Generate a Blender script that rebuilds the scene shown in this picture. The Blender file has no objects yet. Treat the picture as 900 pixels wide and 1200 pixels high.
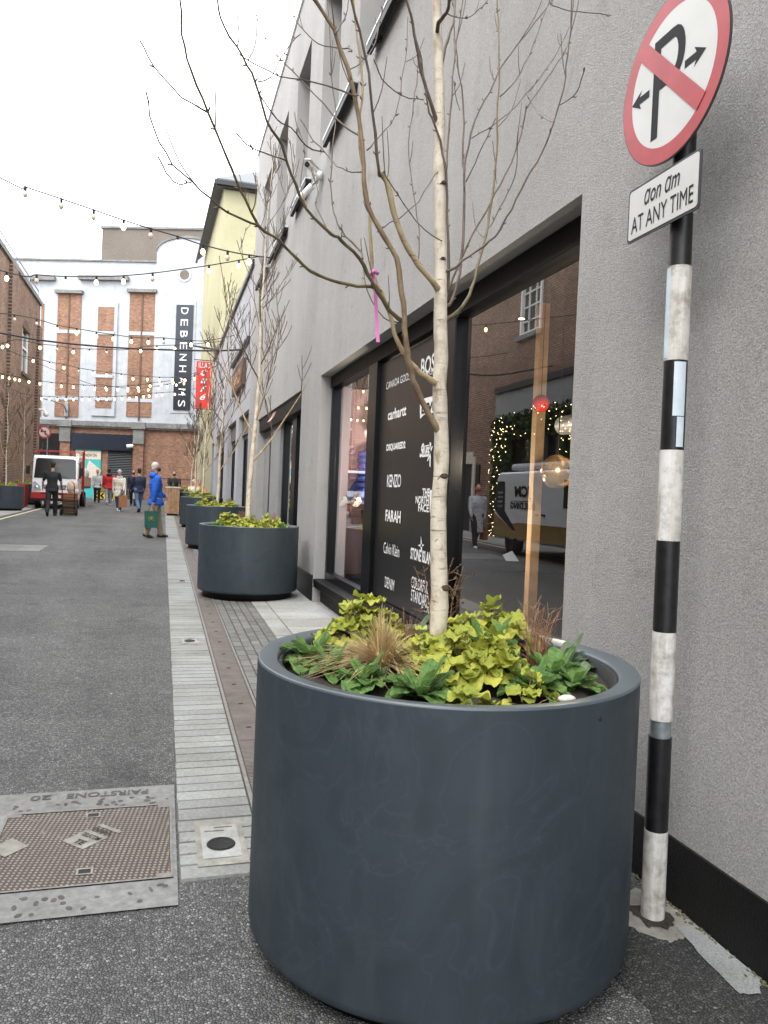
import bpy, bmesh, math, random
from mathutils import Vector, Matrix, Euler
from mathutils import noise as mnoise
R = math.radians
SC = bpy.context.scene
COL = SC.collection
SLOPE = .011                       # the street climbs gently away from the camera
def G(y): return SLOPE * y

# ------------------------------------------------------------------ camera, sky, sun, exposure
FPX = 900.; YAW = R(16.1); PIT = R(1.29); ROL = R(2.35); CAM = Vector((0, 0, 1.5))
_f = Vector((math.sin(YAW)*math.cos(PIT), math.cos(YAW)*math.cos(PIT), -math.sin(PIT)))
_r0 = Vector((math.cos(YAW), -math.sin(YAW), 0)); _u0 = _r0.cross(_f)
_r = _r0*math.cos(ROL) + _u0*math.sin(ROL); _u = _u0*math.cos(ROL) - _r0*math.sin(ROL)
cd = bpy.data.cameras.new('camera'); cam = bpy.data.objects.new('camera', cd); COL.objects.link(cam)
M3 = Matrix((_r, _u, -_f)).transposed()
cam.matrix_world = Matrix.Translation(CAM) @ M3.to_4x4()
cd.sensor_fit = 'VERTICAL'; cd.sensor_height = 36; cd.lens = 27; cd.clip_start = .05; cd.clip_end = 2000
SC.camera = cam
W = bpy.data.worlds.new('World'); SC.world = W; W.use_nodes = True
nt = W.node_tree; nt.nodes.clear()
sky = nt.nodes.new('ShaderNodeTexSky'); sky.sky_type = 'NISHITA'; sky.sun_disc = False
sky.sun_elevation = R(52); sky.sun_rotation = R(235); sky.air_density = 1.; sky.dust_density = 5; sky.ozone_density = 1
hs = nt.nodes.new('ShaderNodeHueSaturation'); hs.inputs['Saturation'].default_value = .12
mxw = nt.nodes.new('ShaderNodeMixRGB'); mxw.inputs[0].default_value = .75; mxw.inputs[2].default_value = (19, 19.6, 20.4, 1)
bg = nt.nodes.new('ShaderNodeBackground'); bg.inputs[1].default_value = .12
wo = nt.nodes.new('ShaderNodeOutputWorld')
nt.links.new(sky.outputs[0], hs.inputs['Color']); nt.links.new(hs.outputs[0], mxw.inputs[1])
nt.links.new(mxw.outputs[0], bg.inputs[0]); nt.links.new(bg.outputs[0], wo.inputs[0])
sd = bpy.data.lights.new('sun', 'SUN'); sd.energy = 1.15; sd.angle = R(40); sd.color = (1, .97, .93)
sun = bpy.data.objects.new('sun', sd); COL.objects.link(sun)
sun.rotation_euler = (R(38), 0, R(-55)); sun.location = (0, 0, 30)
SC.view_settings.view_transform = 'Standard'; SC.view_settings.look = 'None'
SC.view_settings.exposure = 1.08; SC.view_settings.gamma = 1; SC.view_settings.use_curve_mapping = False
SC.cycles.max_bounces = 8; SC.cycles.transparent_max_bounces = 24; SC.cycles.glossy_bounces = 4
SC.cycles.sample_clamp_indirect = 8

def ray(px, py): return _f + _r*((px-450)/FPX) - _u*((py-600)/FPX)
def onx(px, py, X): d = ray(px, py); return CAM + d*(X/d.x)
def ony(px, py, Y): d = ray(px, py); return CAM + d*(Y/d.y)

# ------------------------------------------------------------------ materials
MATS = {}
class NB:
    def __init__(s, name):
        s.m = bpy.data.materials.new(name); s.m.use_nodes = True; s.t = s.m.node_tree
        s.p = s.t.nodes['Principled BSDF']; s.out = s.t.nodes['Material Output']
        s.tc = s.t.nodes.new('ShaderNodeTexCoord')
    def n(s, k, **kw):
        a = s.t.nodes.new('ShaderNode'+k)
        for q, v in kw.items():
            if q.startswith('i_'): a.inputs[int(q[2:]) if q[2:].isdigit() else q[2:].replace('_', ' ')].default_value = v
            else: setattr(a, q, v)
        return a
    def l(s, a, b): s.t.links.new(a, b)
    def noise(s, scale, detail=4, rough=.6, co=None, w=None):
        a = s.n('TexNoise'); a.inputs['Scale'].default_value = scale; a.inputs['Detail'].default_value = detail; a.inputs['Roughness'].default_value = rough
        s.l(co or s.tc.outputs['Object'], a.inputs['Vector']); return a.outputs['Fac']
    def ramp(s, fac, stops):
        a = s.n('ValToRGB'); e = a.color_ramp.elements
        while len(e) < len(stops): e.new(.5)
        for i, (p, c) in enumerate(stops):
            e[i].position = p; e[i].color = (c[0], c[1], c[2], 1) if hasattr(c, '__len__') else (c, c, c, 1)
        s.l(fac, a.inputs[0]); return a.outputs[0]
    def mix(s, fac, a, b, mode='MIX'):
        x = s.n('MixRGB', blend_type=mode)
        for k, v in ((0, fac), (1, a), (2, b)):
            if hasattr(v, 'links') or hasattr(v, 'is_linked'): s.l(v, x.inputs[k])
            elif k == 0: x.inputs[0].default_value = v
            else: x.inputs[k].default_value = (v[0], v[1], v[2], 1)
        return x.outputs[0]
    def mapping(s, scale=(1, 1, 1), rot=(0, 0, 0), co=None):
        a = s.n('Mapping'); a.inputs['Scale'].default_value = scale; a.inputs['Rotation'].default_value = rot
        s.l(co or s.tc.outputs['Object'], a.inputs['Vector']); return a.outputs[0]
    def swz(s, ax):                       # planar coordinates for bricks on a vertical wall
        sp = s.n('SeparateXYZ'); s.l(s.tc.outputs['Object'], sp.inputs[0]); c = s.n('CombineXYZ')
        s.l(sp.outputs[ax[0]], c.inputs[0]); s.l(sp.outputs[ax[1]], c.inputs[1]); return c.outputs[0]
    def bump(s, h, strength=.3, dist=.01, prev=None):
        b = s.n('Bump'); b.inputs['Strength'].default_value = strength; b.inputs['Distance'].default_value = dist
        s.l(h, b.inputs['Height'])
        if prev: s.l(prev, b.inputs['Normal'])
        return b.outputs[0]
    def done(s, col=None, rough=None, nrm=None, metal=0, spec=None):
        if col is not None:
            if hasattr(col, 'is_linked'): s.l(col, s.p.inputs['Base Color'])
            else: s.p.inputs['Base Color'].default_value = (*col, 1)
        if rough is not None:
            if hasattr(rough, 'is_linked'): s.l(rough, s.p.inputs['Roughness'])
            else: s.p.inputs['Roughness'].default_value = rough
        if nrm is not None: s.l(nrm, s.p.inputs['Normal'])
        s.p.inputs['Metallic'].default_value = metal
        if spec is not None: s.p.inputs['Specular IOR Level'].default_value = spec
        MATS[s.m.name] = s.m; return s.m

def plain(name, col, rough=.6, metal=0, var=.15, sc=8, bump=.0, spec=None):
    """a paint / plastic / cloth with slight procedural wear"""
    b = NB(name); n = b.noise(sc, 5)
    lo = [c*(1-var) for c in col]; hi = [min(1, c*(1+var)) for c in col]
    c = b.ramp(n, [(.3, lo), (.7, hi)])
    r = b.n('MapRange'); r.inputs['To Min'].default_value = max(.02, rough-.08); r.inputs['To Max'].default_value = min(1, rough+.08)
    b.l(n, r.inputs['Value'])
    nr = b.bump(b.noise(sc*8, 3), bump, .01) if bump else None
    return b.done(c, r.outputs[0], nr, metal, spec)
def emit(name, col, strength):
    b = NB(name); b.p.inputs['Emission Color'].default_value = (*col, 1); b.p.inputs['Emission Strength'].default_value = strength
    return b.done(col, .4)

def asphalt(name, base, cs=110, patch=True):
    b = NB(name); co = b.tc.outputs['Object']
    v = b.n('TexVoronoi'); v.inputs['Scale'].default_value = cs; b.l(co, v.inputs['Vector'])
    v2 = b.n('TexVoronoi', feature='DISTANCE_TO_EDGE'); v2.inputs['Scale'].default_value = cs; b.l(co, v2.inputs['Vector'])
    rnd = b.n('SeparateColor'); b.l(v.outputs['Color'], rnd.inputs[0])
    stone = b.ramp(rnd.outputs[0], [(0, [c*.55 for c in base]), (.6, base), (.93, [c*1.5 for c in base]), (1, [c*2.2 for c in base])])
    edge = b.ramp(v2.outputs['Distance'], [(0, (.10,)*3), (.20, (1.05,)*3)])
    c = b.mix(1, stone, edge, 'MULTIPLY')
    big = b.ramp(b.noise(.55, 5, .6), [(.3, (.74,)*3), (.72, (1.22,)*3)])
    c = b.mix(1, c, big, 'MULTIPLY')
    tr = b.ramp(b.noise(1, 5, .6, b.mapping((1.1, .10, 1))), [(.35, (.84,)*3), (.62, (1.08,)*3)]); c = b.mix(1, c, tr, 'MULTIPLY')
    sp = b.ramp(b.noise(2.1, 6, .75), [(.36, (.72,)*3), (.44, (1,)*3)]); c = b.mix(1, c, sp, 'MULTIPLY')
    mid = b.ramp(b.noise(5, 4, .6), [(.3, (.86,)*3), (.7, (1.12,)*3)])
    c = b.mix(1, c, mid, 'MULTIPLY')
    nr = b.bump(v2.outputs['Distance'], 1, .010)
    nr = b.bump(b.noise(14, 3), .25, .01, nr)
    return b.done(c, .82, nr)
asphalt('asphalt', (.155, .154, .150), 105)
asphalt('new_asphalt', (.058, .057, .055), 95)

def stone(name, c1, c2, rough=.75, sc=60, bumps=.25, island=.25):
    b = NB(name)
    geo = b.n('NewGeometry')
    n = b.noise(sc, 5, .65); c = b.ramp(n, [(.32, c1), (.68, c2)])
    isl = b.ramp(geo.outputs['Random Per Island'], [(0, (1-island,)*3), (1, (1+island,)*3)])
    c = b.mix(1, c, isl, 'MULTIPLY')
    st = b.ramp(b.noise(1.3, 6, .65), [(.35, (.72, .71, .68)), (.62, (1.04,)*3)])
    c = b.mix(1, c, st, 'MULTIPLY')
    return b.done(c, rough, b.bump(n, bumps, .004))
stone('sett_stone', (.185, .19, .18), (.29, .295, .28), island=.14)
stone('dark_sett', (.10, .10, .098), (.18, .175, .165), island=.2)
stone('slab_stone', (.25, .255, .245), (.36, .365, .35), island=.15, sc=30)
stone('joint_sand', (.05, .048, .042), (.09, .085, .07))
stone('concrete', (.13, .13, .127), (.23, .23, .222), sc=25, island=0)
stone('pale_concrete', (.17, .16, .135), (.31, .30, .265), sc=18, island=0)
stone('granite', (.16, .17, .17), (.36, .37, .37), sc=160, island=.1)
stone('coping_stone', (.12, .12, .12), (.24, .24, .235), sc=12, island=.1)
stone('soil', (.012, .009, .006), (.05, .036, .026), sc=90, bumps=.9, rough=.95)
stone('moss', (.05, .055, .025), (.14, .13, .08), sc=40, island=.4)
stone('pebble', (.5, .5, .47), (.7, .7, .66))

def render_mat(name, a, c, grain=150, strg=.55):
    b = NB(name)
    n = b.noise(grain, 3, .7); g = b.noise(grain*2.3, 2, .6)
    col = b.ramp(n, [(.28, a), (.72, c)])
    sp = b.n('MapRange'); 
    mp = b.mapping((1, 5, .35)); streak = b.ramp(b.noise(1.1, 6, .62, mp), [(.3, (.93,)*3), (.7, (1.03,)*3)])
    col = b.mix(1, col, streak, 'MULTIPLY')
    big = b.ramp(b.noise(.6, 6, .6), [(.3, (.88,)*3), (.7, (1.06,)*3)]); st = b.ramp(b.noise(3.2, 7, .75), [(.3, (.82, .80, .77)), (.42, (1,)*3)]); col = b.mix(1, col, st, 'MULTIPLY')
    col = b.mix(1, col, big, 'MULTIPLY')
    nr = b.bump(n, strg, .012); nr = b.bump(g, strg*.6, .006, nr)
    return b.done(col, .93, nr, spec=.2)
render_mat('grey_render', (.25, .242, .233), (.505, .49, .472), 150, .75)
render_mat('pier_render', (.22, .22, .218), (.31, .31, .308), 60, .3)
render_mat('lilac_render', (.34, .34, .36), (.44, .44, .46), 40, .15)
render_mat('yellow_render', (.35, .325, .20), (.41, .385, .25), 20, .12)
render_mat('brown_render', (.13, .11, .095), (.19, .165, .14), 10, .15)
def white_render():
    b = NB('white_render')
    c = b.ramp(b.noise(2.2, 6, .65), [(.3, (.34, .36, .385)), (.6, (.43, .45, .475))])
    mp = b.mapping((1.6, 1.6, .12)); s_ = b.ramp(b.noise(1.4, 6, .7, mp), [(.34, (.88, .89, .90)), (.5, (1, 1, 1))])
    return b.done(b.mix(1, c, s_, 'MULTIPLY'), .85, b.bump(b.noise(30, 3), .15, .01))
white_render()

def brick(name, ax, c1, c2, mortar, bw=.225, rh=.075, ms=.012, dark=.6):
    b = NB(name); co = b.swz(ax)
    t = b.n('TexBrick'); b.l(co, t.inputs['Vector'])
    t.inputs['Color1'].default_value = (*c1, 1); t.inputs['Color2'].default_value = (*c2, 1); t.inputs['Mortar'].default_value = (*mortar, 1)
    t.inputs['Scale'].default_value = 1; t.inputs['Mortar Size'].default_value = ms; t.inputs['Brick Width'].default_value = bw; t.inputs['Row Height'].default_value = rh
    t.inputs['Bias'].default_value = -.1
    v = b.ramp(b.noise(1.2, 6, .7), [(.3, (dark,)*3), (.7, (1.2,)*3)])
    c = b.mix(1, t.outputs['Color'], v, 'MULTIPLY')
    mp2 = b.mapping((4.5, 13, 1), co=co); v2 = b.ramp(b.noise(1, 3, .8, mp2), [(.32, (.55,)*3), (.5, (.95,)*3), (.70, (1.5, 1.42, 1.36))])
    c = b.mix(1, c, v2, 'MULTIPLY')
    return b.done(c, .9, b.bump(t.outputs['Fac'], -.5, .01))
brick('brown_brick', (1, 2), (.36, .215, .15), (.25, .145, .10), (.07, .06, .052), ms=.012)
brick('brown_brick_end', (0, 2), (.36, .215, .15), (.25, .145, .10), (.07, .06, .052), ms=.012)
brick('orange_brick', (0, 2), (.30, .145, .085), (.20, .09, .055), (.22, .17, .13), ms=.010, dark=.72)

plain('planter_slate', (.05, .06, .068), .5)
def slate():
    b = NB('planter_paint')
    n = b.noise(1.8, 3); mp = b.n('Mapping'); b.l(b.tc.outputs['Object'], mp.inputs['Vector'])
    wv = b.n('TexNoise'); wv.inputs['Scale'].default_value = 2.4; wv.inputs['Detail'].default_value = 2; wv.inputs['Distortion'].default_value = 3.5; wv.inputs['Roughness'].default_value = .3
    b.l(b.tc.outputs['Object'], wv.inputs['Vector'])
    sw = b.ramp(wv.outputs['Fac'], [(.3, (.024, .034, .042)), (.48, (.028, .039, .048)), (.5, (.034, .047, .058)), (.52, (.027, .038, .047)), (.75, (.031, .043, .053))])
    sc = b.n('TexNoise'); sc.inputs['Scale'].default_value = 5; sc.inputs['Detail'].default_value = 1; sc.inputs['Distortion'].default_value = 6; b.l(b.tc.outputs['Object'], sc.inputs['Vector'])
    line = b.ramp(sc.outputs['Fac'], [(.485, (0,)*3), (.5, (1,)*3), (.515, (0,)*3)])
    msk = b.ramp(b.noise(3, 2), [(.47, (0,)*3), (.62, (.26,)*3)])
    lm = b.mix(1, line, msk, 'MULTIPLY')
    c = b.mix(lm, sw, (.07, .09, .105))
    dm = b.mapping((3, 3, .5)); dust = b.ramp(b.noise(2.2, 7, .75, dm), [(.50, (0,)*3), (.75, (.08,)*3)])
    c = b.mix(dust, c, (.2, .21, .21))
    r = b.ramp(b.noise(9, 4), [(.3, (.5,)*3), (.7, (.66,)*3)])
    return b.done(c, r, b.bump(wv.outputs['Fac'], .12, .01), spec=.45)
slate()
plain('black_frame', (.003, .003, .0035), .3, var=.3, spec=.25)
plain('black_paint', (.004, .004, .0045), .5, var=.4, spec=.2)
plain('tar_black', (.004, .004, .004), .5, var=.5, sc=20, bump=.6, spec=.3)
plain('dark_metal', (.03, .03, .032), .4, .5)
plain('rubber', (.012, .012, .012), .8)
plain('white_plastic', (.72, .72, .70), .4, var=.05)
plain('silver', (.62, .63, .65), .3, .85, var=.1)
plain('galvanised', (.30, .33, .34), .45, .7, var=.35, sc=18)
plain('white_paint', (.74, .73, .70), .5, var=.08)
plain('sign_back', (.05, .05, .052), .5, .3)
plain('rim_sky_sheen', (.062, .078, .088), .36, var=.14, sc=5, spec=.6)  # paler than the tub: sky reflection on the rim put into the colour
def worn_white():
    b = NB('worn_white')
    c = b.ramp(b.noise(14, 6, .7), [(.34, (.34, .32, .29)), (.52, (.60, .59, .57)), (.75, (.70, .69, .67))])
    mp = b.mapping((20, 20, 1.5)); s_ = b.ramp(b.noise(1.5, 5, .7, mp), [(.35, (.72, .68, .6)), (.6, (1, 1, 1))])
    return b.done(b.mix(1, c, s_, 'MULTIPLY'), .55, b.bump(b.noise(30, 4), .2, .004))
worn_white()
plain('pole_black', (.007, .007, .008), .4, var=.6, sc=20, bump=.15)
plain('sticker_blue', (.50, .57, .62), .5, var=.12, sc=14)
def sign_red():
    b = NB('sign_red'); c = b.ramp(b.noise(9, 5), [(.3, (.33, .025, .032)), (.7, (.42, .045, .05))])
    ch = b.ramp(b.noise(55, 5, .75), [(.7, (0,)*3), (.76, (.8,)*3)])
    return b.done(b.mix(ch, c, (.7, .6, .58)), .38)
sign_red()
def sign_white():
    b = NB('sign_white'); c = b.ramp(b.noise(4, 6), [(.3, (.50, .50, .475)), (.7, (.58, .58, .56))])
    ch = b.ramp(b.noise(45, 5, .8), [(.70, (0,)*3), (.78, (.5,)*3)])
    return b.done(b.mix(ch, c, (.35, .33, .3)), .35)
sign_white()
plain('letter_black', (.012, .012, .014), .6, var=.3, sc=40, spec=.2)
plain('letter_white', (.78, .77, .75), .5, var=.05)
plain('vinyl_black', (.014, .0125, .012), .32, var=.06, sc=2)
plain('pink_board', (.80, .56, .62), .6, var=.05)
plain('ribbon_pink', (.60, .17, .40), .6, var=.1)
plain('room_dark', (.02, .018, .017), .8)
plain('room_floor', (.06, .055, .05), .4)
plain('timber', (.66, .45, .26), .55, var=.15, sc=9, bump=.1)
plain('board_wood', (.34, .20, .10), .6, var=.35, sc=7)
plain('pale_timber', (.62, .54, .44), .6, var=.1)
plain('red_gloss', (.62, .03, .02), .2, var=.2)
plain('brass', (.75, .50, .22), .22, .8)
plain('cable_black', (.015, .015, .015), .6)
plain('roof_slate', (.10, .105, .11), .6, var=.35, sc=12)
plain('navy_sign', (.012, .018, .03), .35)
plain('teal', (.05, .42, .42), .4, var=.08)
plain('shutter', (.018, .020, .024), .5)
plain('cafe_red', (.62, .035, .02), .5, var=.2, sc=4)
plain('yellow_line', (.62, .55, .33), .7, var=.3, sc=12)
plain('truck_white', (.74, .75, .75), .22, var=.05)
plain('truck_red', (.33, .018, .018), .35)
plain('lens', (.45, .47, .5), .12, .3)
plain('bin_red', (.42, .02, .025), .45)
plain('leather', (.10, .055, .03), .6)
plain('kerb_yellow', (.8, .62, .03), .5)
plain('orange', (.8, .22, .03), .5)
plain('manhole_plain', (.17, .155, .14), .6, .1, var=.3, sc=30)
def manhole():
    b = NB('manhole_iron')
    ck = b.n('TexVoronoi'); ck.inputs['Scale'].default_value = 52; ck.inputs['Randomness'].default_value = 0
    mp = b.mapping((1, 1, 0), (0, 0, R(8))); b.l(mp, ck.inputs['Vector'])
    h = b.ramp(ck.outputs['Distance'], [(.22, (1,)*3), (.42, (0,)*3)])
    base = b.ramp(b.noise(9, 6, .7), [(.3, (.19, .145, .11)), (.7, (.33, .27, .215))])
    c = b.mix(h, (.045, .036, .03), base)
    dirt = b.ramp(b.noise(26, 5, .8), [(.60, (0,)*3), (.70, (.7,)*3)])
    c = b.mix(dirt, c, (.36, .34, .30))
    return b.done(c, .55, b.bump(h, .9, .008), .15)
manhole()
def drainmat():
    b = NB('drain_iron')
    w = b.n('TexWave', wave_type='BANDS', bands_direction='Y'); w.inputs['Scale'].default_value = 16
    b.l(b.tc.outputs['Object'], w.inputs['Vector'])
    c = b.ramp(w.outputs['Fac'], [(.25, (.03, .025, .022)), (.5, (.20, .165, .145))])
    d = b.ramp(b.noise(8, 5, .7), [(.35, (.7,)*3), (.7, (1.25,)*3)])
    return b.done(b.mix(1, c, d, 'MULTIPLY'), .6, b.bump(w.outputs['Fac'], .7, .01), .2)
drainmat()
def birch(name, hi=(.62, .55, .42), lo=(.40, .31, .20)):
    b = NB(name)
    c = b.ramp(b.noise(11, 6, .65), [(.28, lo), (.52, hi), (.8, [min(1, k*1.2) for k in hi])])
    mp = b.mapping((10, 10, 75)); l_ = b.ramp(b.noise(1, 4, .6, mp), [(.62, (0,)*3), (.69, (.75,)*3)])
    c = b.mix(l_, c, (.14, .10, .07))
    br = b.ramp(b.noise(16, 6, .75, b.mapping((1, 1, .5))), [(.54, (0,)*3), (.66, (.75,)*3)]); c = b.mix(br, c, (.25, .15, .08))
    g = b.ramp(b.noise(5, 4), [(.56, (0,)*3), (.72, (.5,)*3)])
    c = b.mix(g, c, (.32, .30, .14))
    return b.done(c, .75, b.bump(b.noise(60, 4), .45, .006))
birch('birch_bark', (.58, .52, .42), (.32, .25, .17))
birch('pale_branch', (.42, .33, .20), (.22, .14, .08))
def twig(name, a, c_):
    b = NB(name); c = b.ramp(b.noise(18, 4), [(.3, a), (.7, c_)]); return b.done(c, .6, b.bump(b.noise(90, 3), .4, .003))
twig('olive_branch', (.085, .062, .032), (.20, .155, .075))
twig('tan_branch', (.16, .105, .06), (.34, .25, .15))
twig('brown_twig', (.065, .045, .035), (.16, .115, .08))
plain('knot', (.07, .05, .035), .9, bump=.5)
def leaf(name, a, c_, sc=30, tr=.3):
    b = NB(name); geo = b.n('NewGeometry')
    n = b.noise(sc, 4, .6); c = b.ramp(n, [(.3, a), (.7, c_)])
    isl = b.ramp(geo.outputs['Random Per Island'], [(0, (.62, .66, .55)), (.5, (1, 1, 1)), (1, (1.3, 1.2, 1.15))])
    c = b.mix(1, c, isl, 'MULTIPLY')
    brn = b.ramp(b.noise(sc*.5, 5, .7), [(.64, (0,)*3), (.74, (.6,)*3)]); c = b.mix(brn, c, (.22, .14, .06))
    b.done(c, .62, b.bump(b.noise(sc*3, 3), .8, .006), spec=.25)
    tl = b.n('BsdfTranslucent'); b.l(c, tl.inputs['Color']); ms = b.n('MixShader'); ms.inputs[0].default_value = tr
    b.l(b.p.outputs[0], ms.inputs[1]); b.l(tl.outputs[0], ms.inputs[2]); b.l(ms.outputs[0], b.out.inputs[0])
leaf('lime_leaf', (.27, .32, .04), (.49, .49, .10), 22)
leaf('green_leaf', (.07, .16, .04), (.19, .32, .09), 60)
leaf('grey_leaf', (.10, .15, .09), (.18, .24, .14))
leaf('straw', (.36, .25, .12), (.58, .45, .25), tr=.15)
leaf('red_straw', (.26, .13, .08), (.44, .27, .17), tr=.1)
leaf('dark_seed', (.05, .03, .015), (.14, .09, .045), tr=.05)
leaf('ivy', (.015, .04, .012), (.045, .09, .03), 12, .1)
emit('bulb_warm', (1, .62, .28), 5)
b_ = NB('bulb_off'); b_.done((.6, .5, .38), .1)
emit('fairy', (1, .68, .36), 8)
def glass(name='glass', refl=2.2, tint=(.86, .88, .88)):
    b = NB(name); t = b.t
    tr = b.n('BsdfTransparent'); tr.inputs[0].default_value = (*tint, 1)
    gl = b.n('BsdfGlossy'); gl.inputs['Roughness'].default_value = .004; gl.inputs['Color'].default_value = (.97, .98, 1, 1)
    fr = b.n('Fresnel'); fr.inputs['IOR'].default_value = 1.52
    mu = b.n('Math', operation='MULTIPLY', use_clamp=True); mu.inputs[1].default_value = refl; b.l(fr.outputs[0], mu.inputs[0])
    mx = b.n('MixShader'); b.l(mu.outputs[0], mx.inputs[0]); b.l(tr.outputs[0], mx.inputs[1]); b.l(gl.outputs[0], mx.inputs[2])
    b.l(mx.outputs[0], b.out.inputs[0]); MATS[name] = b.m
glass()
b_ = NB('dark_glass'); b_.done((.012, .014, .016), .03, spec=.9)
b_ = NB('windscreen'); b_.done((.012, .014, .016), .08, spec=.5)
# cloth and skin
def cloth(name, c, v=.25, sc=14): return plain(name, c, .85, 0, v, sc, .25)
for k, c in dict(skin=(.45, .25, .18), blue_jacket=(.012, .10, .48), khaki=(.30, .25, .18), black_cloth=(.012, .012, .014), grey_cloth=(.22, .22, .23),
                 cream_cloth=(.58, .52, .43), red_cloth=(.42, .015, .02), navy_cloth=(.015, .02, .05), denim=(.08, .13, .22), white_hair=(.5, .46, .42),
                 dark_hair=(.02, .014, .01), blue_puffer=(.03, .06, .36), brown_bag=(.30, .13, .06), green_bag=(.012, .075, .055), orange_cloth=(.6, .25, .05),
                 beige_sack=(.55, .42, .32), light_grey_cloth=(.42, .42, .44), brown_shoe=(.05, .03, .02), white_shoe=(.7, .7, .68), pale_pink=(.6, .42, .38)).items():
    cloth(k, c)

# ------------------------------------------------------------------ object helpers
def tag(o, label=None, cat=None, group=None, kind=None):
    if label: o['label'] = label
    if cat: o['category'] = cat
    if group: o['group'] = group
    if kind: o['kind'] = kind
    return o
def thing(name, label, cat, loc=(0, 0, 0), rz=0, group=None):
    o = bpy.data.objects.new(name, None); o.empty_display_size = .2; COL.objects.link(o)
    o.location = loc; o.rotation_euler = (0, 0, rz); return tag(o, label, cat, group)
def copy_thing(o, loc=None, rz=None, label=None, group=None):
    def rec(s, parent):
        c = s.copy(); COL.objects.link(c); c.parent = parent
        for ch in CH.get(s.name, []): rec(ch, c)
        return c
    r = rec(o, None)
    if loc is not None: r.location = loc
    if rz is not None: r.rotation_euler = (0, 0, rz)
    if label: r['label'] = label
    if group: r['group'] = group
    return r
CH = {}
class MB:
    def __init__(s): s.v = []; s.f = []; s.s = []; s.mi = []; s.m = 0
    def add(s, vs, fs, smooth=False):
        k = len(s.v); s.v += [tuple(v) for v in vs]
        for f in fs: s.f.append([k+i for i in f]); s.s.append(smooth); s.mi.append(s.m)
        return s
    def box(s, x0, x1, y0, y1, z0, z1):
        x0, x1 = min(x0, x1), max(x0, x1); y0, y1 = min(y0, y1), max(y0, y1); z0, z1 = min(z0, z1), max(z0, z1)
        vs = [(x0, y0, z0), (x1, y0, z0), (x1, y1, z0), (x0, y1, z0), (x0, y0, z1), (x1, y0, z1), (x1, y1, z1), (x0, y1, z1)]
        return s.add(vs, [(0, 3, 2, 1), (4, 5, 6, 7), (0, 1, 5, 4), (1, 2, 6, 5), (2, 3, 7, 6), (3, 0, 4, 7)])
    def obox(s, M, a, b, c):            # box of half sizes a,b,c in frame M
        vs = [M @ Vector((x*a, y*b, z*c)) for z in (-1, 1) for (x, y) in ((-1, -1), (1, -1), (1, 1), (-1, 1))]
        return s.add(vs, [(0, 3, 2, 1), (4, 5, 6, 7), (0, 1, 5, 4), (1, 2, 6, 5), (2, 3, 7, 6), (3, 0, 4, 7)])
    def poly(s, pts): return s.add(pts, [tuple(range(len(pts)))])
    def prism(s, pts, d):               # polygon pts extruded by vector d
        n = len(pts); d = Vector(d); vs = [Vector(p) for p in pts]; vs += [v+d for v in vs]
        return s.add(vs, [tuple(range(n))[::-1], tuple(range(n, 2*n))] + [(i, (i+1) % n, n+(i+1) % n, n+i) for i in range(n)])
    def tube(s, pts, rad, n=8, caps=True):
        pts = [Vector(p) for p in pts]; m = len(pts)
        if not hasattr(rad, '__len__'): rad = [rad]*m
        vs = []; ref = None
        for i, p in enumerate(pts):
            t = (pts[min(i+1, m-1)] - pts[max(i-1, 0)]);
            if t.length < 1e-9: t = Vector((0, 0, 1))
            t.normalize()
            if ref is None: ref = Vector((1, 0, 0)) if abs(t.x) < .9 else Vector((0, 1, 0))
            a = (ref - t*ref.dot(t)).normalized(); ref = a; bb = t.cross(a)
            vs += [p + (a*math.cos(q) + bb*math.sin(q))*rad[i] for q in [2*math.pi*k/n for k in range(n)]]
        fs = [(i*n+k, i*n+(k+1) % n, (i+1)*n+(k+1) % n, (i+1)*n+k) for i in range(m-1) for k in range(n)]
        s.add(vs, fs, True)
        if caps: s.add(vs[:n], [tuple(range(n))[::-1]]); s.add(vs[-n:], [tuple(range(n))])
        return s
    def lathe(s, prof, n=48, c=(0, 0, 0), ax='Z'):
        vs = []
        for r, z in prof:
            for k in range(n):
                a = 2*math.pi*k/n; x, y = r*math.cos(a), r*math.sin(a)
                p = (x, y, z) if ax == 'Z' else ((z, x, y) if ax == 'X' else (x, z, y))
                vs.append((p[0]+c[0], p[1]+c[1], p[2]+c[2]))
        fs = [(i*n+k, i*n+(k+1) % n, (i+1)*n+(k+1) % n, (i+1)*n+k) for i in range(len(prof)-1) for k in range(n)]
        return s.add(vs, fs, True)
    def ball(s, c, r, n=10, m=7):
        rx, ry, rz = r if hasattr(r, '__len__') else (r, r, r)
        vs = [(c[0], c[1], c[2]-rz)]
        for i in range(1, m):
            t = math.pi*i/m
            vs += [(c[0]+rx*math.sin(t)*math.cos(2*math.pi*k/n), c[1]+ry*math.sin(t)*math.sin(2*math.pi*k/n), c[2]-rz*math.cos(t)) for k in range(n)]
        vs.append((c[0], c[1], c[2]+rz)); L = len(vs)-1
        fs = [(0, 1+(k+1) % n, 1+k) for k in range(n)]
        fs += [(1+i*n+k, 1+i*n+(k+1) % n, 1+(i+1)*n+(k+1) % n, 1+(i+1)*n+k) for i in range(m-2) for k in range(n)]
        fs += [(L, 1+(m-2)*n+k, 1+(m-2)*n+(k+1) % n) for k in range(n)]
        return s.add(vs, fs, True)
    def disc(s, c, r, nrm='X', n=32, z=None):
        pts = []
        for k in range(n):
            a = 2*math.pi*k/n; u, w = r*math.cos(a), r*math.sin(a)
            pts.append({'X': (c[0], c[1]+u, c[2]+w), 'Y': (c[0]+u, c[1], c[2]+w), 'Z': (c[0]+u, c[1]+w, c[2])}[nrm])
        return s.poly(pts)
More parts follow.
